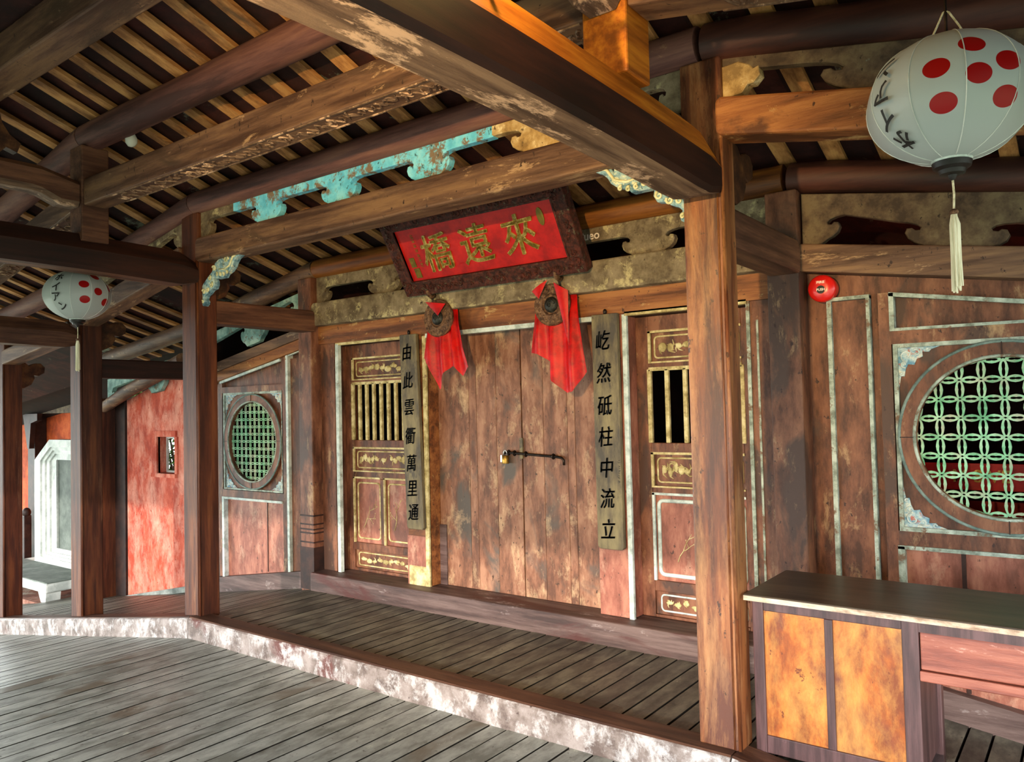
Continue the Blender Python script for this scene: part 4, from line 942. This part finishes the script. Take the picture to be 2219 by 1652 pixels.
B().box(2.1, 3.8, 0.98, 1.0, 0.3, 0.95).build('cloth_sheet', 'board_red', ic)

# ------------------------------------------------------------------ red plaster wall, small window, log
we = setting('wall_end')
rb = lambda x: -0.13 + 0.20 * (x + 4.1); rtp = lambda x: 1.93 + 0.26 * (x + 4.1)
B().sil([(-5.19, rb(-5.19) - 0.3), (-3.70, rb(-3.70) - 0.3), (-3.70, 2.10), (-5.19, 1.72)], 0.0, 0.11, holes=[[(-4.56, 0.965), (-4.22, 0.965), (-4.22, 1.335), (-4.56, 1.335)]]).build('plaster', 'red_plaster', we)
B().prism([(-5.19, rb(-5.19) - 0.06), (-3.70, rb(-3.70) - 0.06), (-3.70, rb(-3.70) - 0.005), (-5.19, rb(-5.19) - 0.005)], 'y', -0.06, 0.02).build('plaster_foot', 'stone_pale', we)
w3 = setting('window_3', (-4.4, 0, 0.95))
q = B(); q.box(-4.65, -4.20, -0.02, 0.02, 1.335, 1.395); q.box(-4.65, -4.20, -0.03, 0.02, 0.925, 0.965); q.box(-4.65, -4.56, -0.02, 0.02, 0.965, 1.335); q.box(-4.22, -4.18, -0.02, 0.02, 0.965, 1.335); q.build('surround', 'red_plaster', w3)
q = B(); q.box(-4.56, -4.22, 0.085, 0.105, 0.965, 0.985); q.box(-4.56, -4.22, 0.085, 0.105, 1.315, 1.335); q.box(-4.56, -4.54, 0.085, 0.105, 0.985, 1.315); q.build('inner_frame', 'stone_white', w3)
lg = B().tube([(-5.41, -0.13, 1.655), (-4.95, -0.13, 1.80), (-4.35, -0.13, 1.95), (-3.86, -0.13, 2.08)], [0.062, 0.066, 0.07, 0.07], 16).build('wall_log', 'beam_x', loc=(-4.7, -0.13, 1.85), smooth=50)
tag(lg, 'round grey brown log sloping along the top of the red plaster wall', 'log', None, 'thing')
ep = thing('end_post', (-5.53, -0.1, -0.4), 'dark post with a pale beaded corner at the left end of the red wall', 'post')
B().box(-5.66, -5.42, -0.16, 0.12, -0.48, 1.75).build('shaft', 'post_wood', ep, bevel=0.008)
B().box(-5.42, -5.20, -0.02, 0.12, -0.46, 1.72).build('side_post', 'dark_wood', ep, bevel=0.006)
# bush outside the little window
bu = B(); rl = random.Random(4)
for k in range(2200):
    c = Vector((rl.uniform(-7.3, -5.3), rl.uniform(0.9, 2.0), rl.uniform(0.2, 2.0))); d = Vector((rl.uniform(-1, 1), rl.uniform(-1, 1), rl.uniform(-1, 1))).normalized(); e = d.orthogonal().normalized(); L_ = rl.uniform(0.05, 0.11)
    n_ = d.cross(e) * 0.012
    bu.add([c, c + d * L_ * 0.5 + e * L_ * 0.28 + n_, c + d * L_, c + d * L_ * 0.5 - e * L_ * 0.28 + n_], [(0, 1, 2, 3)])
bs_ = bu.build('shrub', 'leaf', loc=(-6.3, 1.5, -2.5)); tag(bs_, 'leafy green bush outside the small square window in the red wall', 'bush', None, 'thing')
sk = B(); 
for k in range(7): 
    a = k * 0.9; sk.tube([(-6.3 + 0.1 * math.cos(a), 1.5 + 0.1 * math.sin(a), -2.5), (-6.3 + 0.3 * math.cos(a), 1.5 + 0.2 * math.sin(a), 0.3), (-6.3 + 0.7 * math.cos(a), 1.5 + 0.35 * math.sin(a), 1.5)], [0.04, 0.03, 0.01], 6)
sk.build('stems', 'bracket_brown', bs_)

# ------------------------------------------------------------------ left end: stele, walls, railing
struct(B().box(-12.0, -8.5, 1.05, 1.12, -1.4, 2.6).build('wall_far_left', 'orange_plaster'))
struct(B().box(-8.5, -7.5, 1.1, 1.16, -1.4, 2.6).build('wall_behind_stele', 'red_plaster'))
bm = thing('gate_lintel', (-9.9, 0.95, 1.7), 'pale worn lintel over the orange wall at the far left', 'beam'); B().box(-12, -8.2, 0.90, 1.03, 1.62, 1.85).build('lintel_board', 'fret_dark', bm)
gp = tag(B().box(-9.92, -9.68, 0.88, 1.04, -1.0, 1.62).build('gate_post', 'dark_wood', loc=(-9.8, 0.95, -1.0)), 'dark upright against the orange wall behind the white stone tablet', 'post', None, 'thing')
tag(B().prism([(-9.9, 1.62), (-9.4, 1.62), (-9.4, 1.52), (-9.62, 1.48), (-9.68, 1.1), (-9.74, 1.1)], 'y', 0.80, 0.87).build('gate_bracket', 'dark_wood', loc=(-9.6, 0.83, 1.1)), 'dark carved bracket under the lintel above the white stone tablet', 'bracket', None, 'thing')
rl_ = thing('railing', (-9.4, 0.6, -0.62), 'low dark wooden railing left of the white stone tablet', 'railing')
for x_ in (-9.98, -9.62, -9.26): 
    B().box(x_ - 0.05, x_ + 0.05, 0.55, 0.65, -0.9, 0.16).build('baluster', 'dark_wood', rl_, bevel=0.01); B().ell((x_, 0.6, 0.2), (0.06, 0.06, 0.07)).build('finial', 'dark_wood', rl_, smooth=True)
for z_ in (0.0, -0.5): B().box(-10.4, -9.2, 0.57, 0.63, z_ - 0.04, z_ + 0.04).build('rail', 'dark_wood', rl_)
te = thing('stone_tablet', (-7.4, 0.3, -0.35), 'white framed grey stone tablet standing on a footed plinth at the far left', 'tablet')
def octo(x0, x1, z0_, z1_, c): return [(x0, z0_), (x1, z0_), (x1, z1_ - c * 0.62), (x1 - c, z1_), (x0 + c, z1_), (x0, z1_ - c * 0.62)]
X0, X1, Z0, Z1 = -8.24, -6.42, -0.34, 1.27
for k, (ins, yy) in enumerate(((0.0, 0.30), (0.17, 0.325), (0.25, 0.35), (0.33, 0.375))):
    nx = (0.17, 0.25, 0.33, 0.47)[k]
    B().sil(octo(X0 + ins, X1 - ins, Z0 + ins * 0.42, Z1 - ins * 0.56, 0.44 - ins * 0.85), yy, 0.46, holes=[octo(X0 + nx, X1 - nx, Z0 + nx * 0.42, Z1 - nx * 0.56, 0.44 - nx * 0.85 if k < 3 else 0.02)]).build('frame_moulding', 'stone_white', te)
B().box(X0 + 0.3, X1 - 0.3, 0.40, 0.46, Z0 + 0.1, Z1 - 0.15).build('grey_slab', 'stone_grey', te)
pl = thing('stone_plinth', (-7.5, 0.2, -0.70), 'white stone plinth with short feet and grey top under the tablet', 'plinth')
B().box(-8.6, -6.50, -0.28, 0.75, -0.45, -0.345).build('slab', 'stone_white', pl, bevel=0.02)
B().box(-8.58, -6.53, -0.25, 0.29, -0.347, -0.337).build('grey_top', 'stone_grey', pl)
for x_, y_ in ((-6.6, -0.19), (-8.5, -0.19), (-6.6, 0.66), (-8.5, 0.66)): B().prism([(x_ - 0.12, -0.45), (x_ + 0.09, -0.45), (x_ + 0.07, -0.56), (x_ - 0.05, -0.56)], 'y', y_ - 0.08, y_ + 0.08).build('foot', 'stone_white', pl)
bk = thing('brick_base', (-7.5, 0.3, -0.9), 'low brick base under the white stone plinth', 'base'); B().box(-8.7, -6.45, -0.32, 0.85, -1.0, -0.56).build('brickwork', 'brick', bk, bevel=0.01)

# ------------------------------------------------------------------ lanterns
def lantern(c, dots, dr, text, label, tip, cord_top, nm, wire=True):
    c = Vector(c); t = thing('silk_lantern', c, label, 'lantern', 'silk lanterns')
    a_, b_ = 0.2, 0.165; NG = 10
    m = lantern_mat('lantern_silk_' + nm, dots, dr)
    n, mm = 120, 40; vs = []; fs = []
    for i in range(mm + 1):
        th = math.radians(14 + (166 - 14) * i / mm)
        for k in range(n):
            ph = 2 * PI * k / n + 0.1; g = abs(math.sin(ph * NG / 2)); flat = 1 - 0.035 * (g ** 1.0) * math.sin(th)
            vs.append((a_ * math.sin(th) * math.cos(ph) * flat / 0.985, a_ * math.sin(th) * math.sin(ph) * flat / 0.985, b_ * math.cos(th)))
    for i in range(mm):
        for k in range(n): fs.append((i * n + k, (i + 1) * n + k, (i + 1) * n + (k + 1) % n, i * n + (k + 1) % n))
    b = B().add(vs, fs); MATS['tmp'] = m
    sh = b.build('silk_shade', 'tmp', t, local=True, smooth=True)
    sh.data.materials[0] = m
    s_ = B()
    for k in range(NG):
        ph = 2 * PI * k / NG + 2 * PI * 0 + 0.0 ; ph = (2 * PI * k) / NG
        pts = []
        for i in range(21):
            th = math.radians(14 + 152 * i / 20); pts.append((a_ * 1.018 * math.sin(th) * math.cos(ph), a_ * 1.018 * math.sin(th) * math.sin(ph), b_ * 1.003 * math.cos(th)))
        s_.tube(pts, 0.0013, 5)
    s_.build('seam', 'stone_white', sh, local=True, smooth=True)
    B().lathe([(0.001, -0.165), (0.045, -0.165), (0.052, -0.157), (0.052, -0.150), (0.04, -0.148), (0.001, -0.148)], 24).build('bottom_ring', 'trim_white', sh, local=True, smooth=35)
    B().lathe([(0.001, 0.148), (0.04, 0.148), (0.045, 0.155), (0.045, 0.163), (0.03, 0.168), (0.001, 0.168)], 24).build('top_cap', 'lantern_cap', t, local=True, smooth=35)
    B().lathe([(0.001, -0.215), (0.008, -0.21), (0.012, -0.20), (0.03, -0.197), (0.034, -0.187), (0.045, -0.18), (0.048, -0.166), (0.04, -0.162), (0.001, -0.162)], 24).build('bottom_cap', 'lantern_cap', t, local=True, smooth=35)
    ts = B().tube([(0, 0, -0.205), (0.002, 0, -0.25), (0, 0, -0.292)], 0.003, 6).build('tassel_cord', 'cord_pale', t, local=True)
    B().ell((0, 0, -0.297), (0.011, 0.011, 0.009)).build('bead', 'bronze', ts, local=True, smooth=True)
    tb_ = B()
    rn = random.Random(8)
    for k in range(26):
        an = 2 * PI * k / 26; r0 = 0.005 * rn.uniform(0.5, 1); r1 = 0.0135 * rn.uniform(0.5, 1); L_ = rn.uniform(0.19, 0.21)
        tb_.tube([(r0 * math.cos(an), r0 * math.sin(an), -0.303), (r1 * 0.8 * math.cos(an), r1 * 0.8 * math.sin(an), -0.33), (r1 * 0.8 * math.cos(an), r1 * 0.8 * math.sin(an), -0.42), (r1 * math.cos(an), r1 * math.sin(an), -0.30 - L_)], [0.003, 0.0035, 0.0035, 0.0025], 5)
    tb_.tube([(0, 0, -0.30), (0, 0, -0.33), (0, 0, -0.48)], [0.006, 0.011, 0.011], 8)
    tb_.build('tassel', 'tassel', t, local=True)
    cd_ = B().tube([(-0.045, 0, 0.155), (-0.02, 0, 0.205), (-0.006, 0, 0.235), (0.0, 0, 0.238), (0.008, 0, 0.232), (0.03, 0, 0.19), (0.045, 0, 0.155)], 0.0028, 6).build('hanging_cord', 'cord_pale', t, local=True, smooth=True)
    B().tube([(0, 0, 0.17), (0, 0, 0.245), (0, 0.004, cord_top - c.z)], 0.004, 6).build('hook_wire', 'iron', t, local=True)
    # brushed characters wrapped on the silk
    for ch, (ux, uy, uz), up in text:
        u = Vector((ux, uy, uz)).normalized(); az = math.atan2(u.y, u.x); el = math.asin(u.z)
        def fn(x, y, z):
            if up < 0: x, y = -x, -y
            ph = az + x / (a_ * math.cos(el * 0.6)); e = el + y / 0.185
            v = Vector((math.cos(e) * math.cos(ph), math.cos(e) * math.sin(ph), math.sin(e)))
            return (v.x * (a_ + 0.0065), v.y * (a_ + 0.0065), v.z * (b_ + 0.004))
        B().text(ch, 0.074, 0.0, fn, 0.0016, 0.85).build('character', 'ink', sh, local=True)
    return t
lantern((2.89, -1.92, 2.332), [(-0.004, -0.992, 0.13), (0.371, -0.826, 0.425), (0.441, -0.896, -0.058), (0.727, -0.676, 0.124), (0.049, -0.917, -0.396), (0.674, -0.631, -0.383), (0.95, -0.2, -0.1)], 0.155,
        [('ホ', (-0.44, -0.56, -0.70), -1), ('イ', (-0.60, -0.70, -0.38), -1), ('ア', (-0.66, -0.74, 0.04), -1), ('ン', (-0.62, -0.68, 0.42), -1)],
        'big white silk lantern with red dots and brush characters on the right', 1, 2.70, 'big')
lantern((-2.25, -1.82, 2.365), [(0.926, -0.21, 0.313), (0.935, -0.189, -0.301), (0.971, 0.234, 0.057), (0.682, 0.244, 0.689), (0.788, 0.523, -0.326), (0.6, 0.75, 0.3)], 0.155,
        [('ホ', (0.40, -0.72, 0.57), 1), ('イ', (0.47, -0.86, 0.18), 1), ('ア', (0.47, -0.85, -0.22), 1), ('ン', (0.50, -0.66, -0.56), 1)],
        'small white silk lantern with red dots below the nearly black beam on the left', 1, 2.825, 'small')

# bulbs
lb = thing('light_bulb', (-1.57, -1.80, 3.24), 'white light bulb under the thick round purlin near its left end', 'bulb')
B().lathe([(0.001, -0.05), (0.02, -0.045), (0.034, -0.025), (0.036, 0.0), (0.022, 0.03), (0.014, 0.045), (0.001, 0.045)], 20, (-1.57, -1.80, 3.27)).build('glass', 'bulb_white', lb, smooth=True)
B().lathe([(0.001, 0.045), (0.016, 0.045), (0.018, 0.075), (0.001, 0.078)], 14, (-1.57, -1.80, 3.245)).build('socket', 'lantern_cap', lb, smooth=40)
lb2 = thing('spot_bulb', (2.06, -2.72, 2.68), 'small lit bulb on the top edge of the heavy beam', 'bulb')
em = bpy.data.materials.new('bulb_lit'); em.use_nodes = True; MATS['bulb_lit'] = em
em.node_tree.nodes['Principled BSDF'].inputs['Emission Color'].default_value = (1, 0.7, 0.35, 1); em.node_tree.nodes['Principled BSDF'].inputs['Emission Strength'].default_value = 12
B().ell((2.0, -2.66, 2.668), (0.012, 0.012, 0.016)).build('glass', 'bulb_lit', lb2, smooth=True)
B().bar((1.93, -2.66, 2.65), (1.995, -2.66, 2.655), 0.02, 0.02).build('socket', 'lantern_cap', lb2)

# ------------------------------------------------------------------ dark desk on the right
tbz = 0.118 + dzf(2.05)
tk = thing('desk', (2.6, -0.85, 0.05), 'dark wooden desk with orange panels in front of the right wall', 'desk')
YF, YB, XT0, XT1 = -1.076, -0.60, 2.0, 3.7
B().box(1.983, 3.72, -1.125, -0.585, 0.748, 0.772).build('desk_top', 'table_top', tk, bevel=0.004)
B().box(1.985, 3.72, -1.128, -1.119, 0.747, 0.766).build('worn_edge', 'table_edge', tk)
def leg(x0, x1, y0, y1): return B().box(x0, x1, y0, y1, 0.118 + dzf(x1) - 0.002, 0.75).build('leg', 'table_frame', tk, bevel=0.004)
leg(2.0, 2.045, YF, YF + 0.045); leg(2.558, 2.615, YF, YF + 0.05); leg(2.0, 2.045, YB - 0.045, YB); leg(2.558, 2.615, YB - 0.05, YB); leg(3.64, 3.69, YF, YF + 0.05); leg(3.64, 3.69, YB - 0.05, YB)
b = B(); b.box(2.045, 2.558, YF + 0.002, YF + 0.04, 0.70, 0.75); b.build('rail', 'table_frame', tk, bevel=0.003)
b = B(); b.box(2.045, 2.558, YF + 0.002, YF + 0.04, 0.13, 0.20); b.build('rail', 'table_frame', tk, bevel=0.003)
B().box(2.283, 2.314, YF + 0.002, YF + 0.04, 0.20, 0.70).build('stile', 'table_frame', tk, bevel=0.003)
for a, c in ((2.045, 2.283), (2.314, 2.558)): 
    p = B().box(a, c, YF + 0.012, YF + 0.03, 0.20, 0.70).build('panel', 'table_panel', tk); p['label'] = 'glowing orange panel'
B().box(2.0, 2.02, YF + 0.045, YB - 0.045, 0.14, 0.75).build('side_panel', 'table_frame', tk); B().box(2.575, 2.60, YF + 0.05, YB - 0.05, 0.14, 0.75).build('side_panel', 'table_frame', tk)
B().box(2.02, 2.58, YF + 0.03, YB - 0.02, 0.14, 0.165).build('bottom_shelf', 'table_frame', tk)
B().box(2.02, 2.58, YB - 0.02, YB, 0.14, 0.75).build('back_panel', 'table_frame', tk)
B().box(2.615, 3.64, YF + 0.002, YF + 0.03, 0.70, 0.75).build('rail', 'table_frame', tk)
B().box(2.618, 3.64, YF + 0.006, YF + 0.03, 0.565, 0.70).build('drawer', 'table_drawer', tk, bevel=0.004)
B().box(2.615, 3.64, YF - 0.004, YF + 0.03, 0.525, 0.562).build('rail', 'table_drawer', tk, bevel=0.004)
B().box(2.615, 3.64, YF + 0.03, YB, 0.54, 0.55).build('drawer_bottom', 'table_frame', tk)
B().box(2.6, 3.64, -0.86, -0.82, 0.10, 0.14).build('stretcher', 'table_frame', tk)
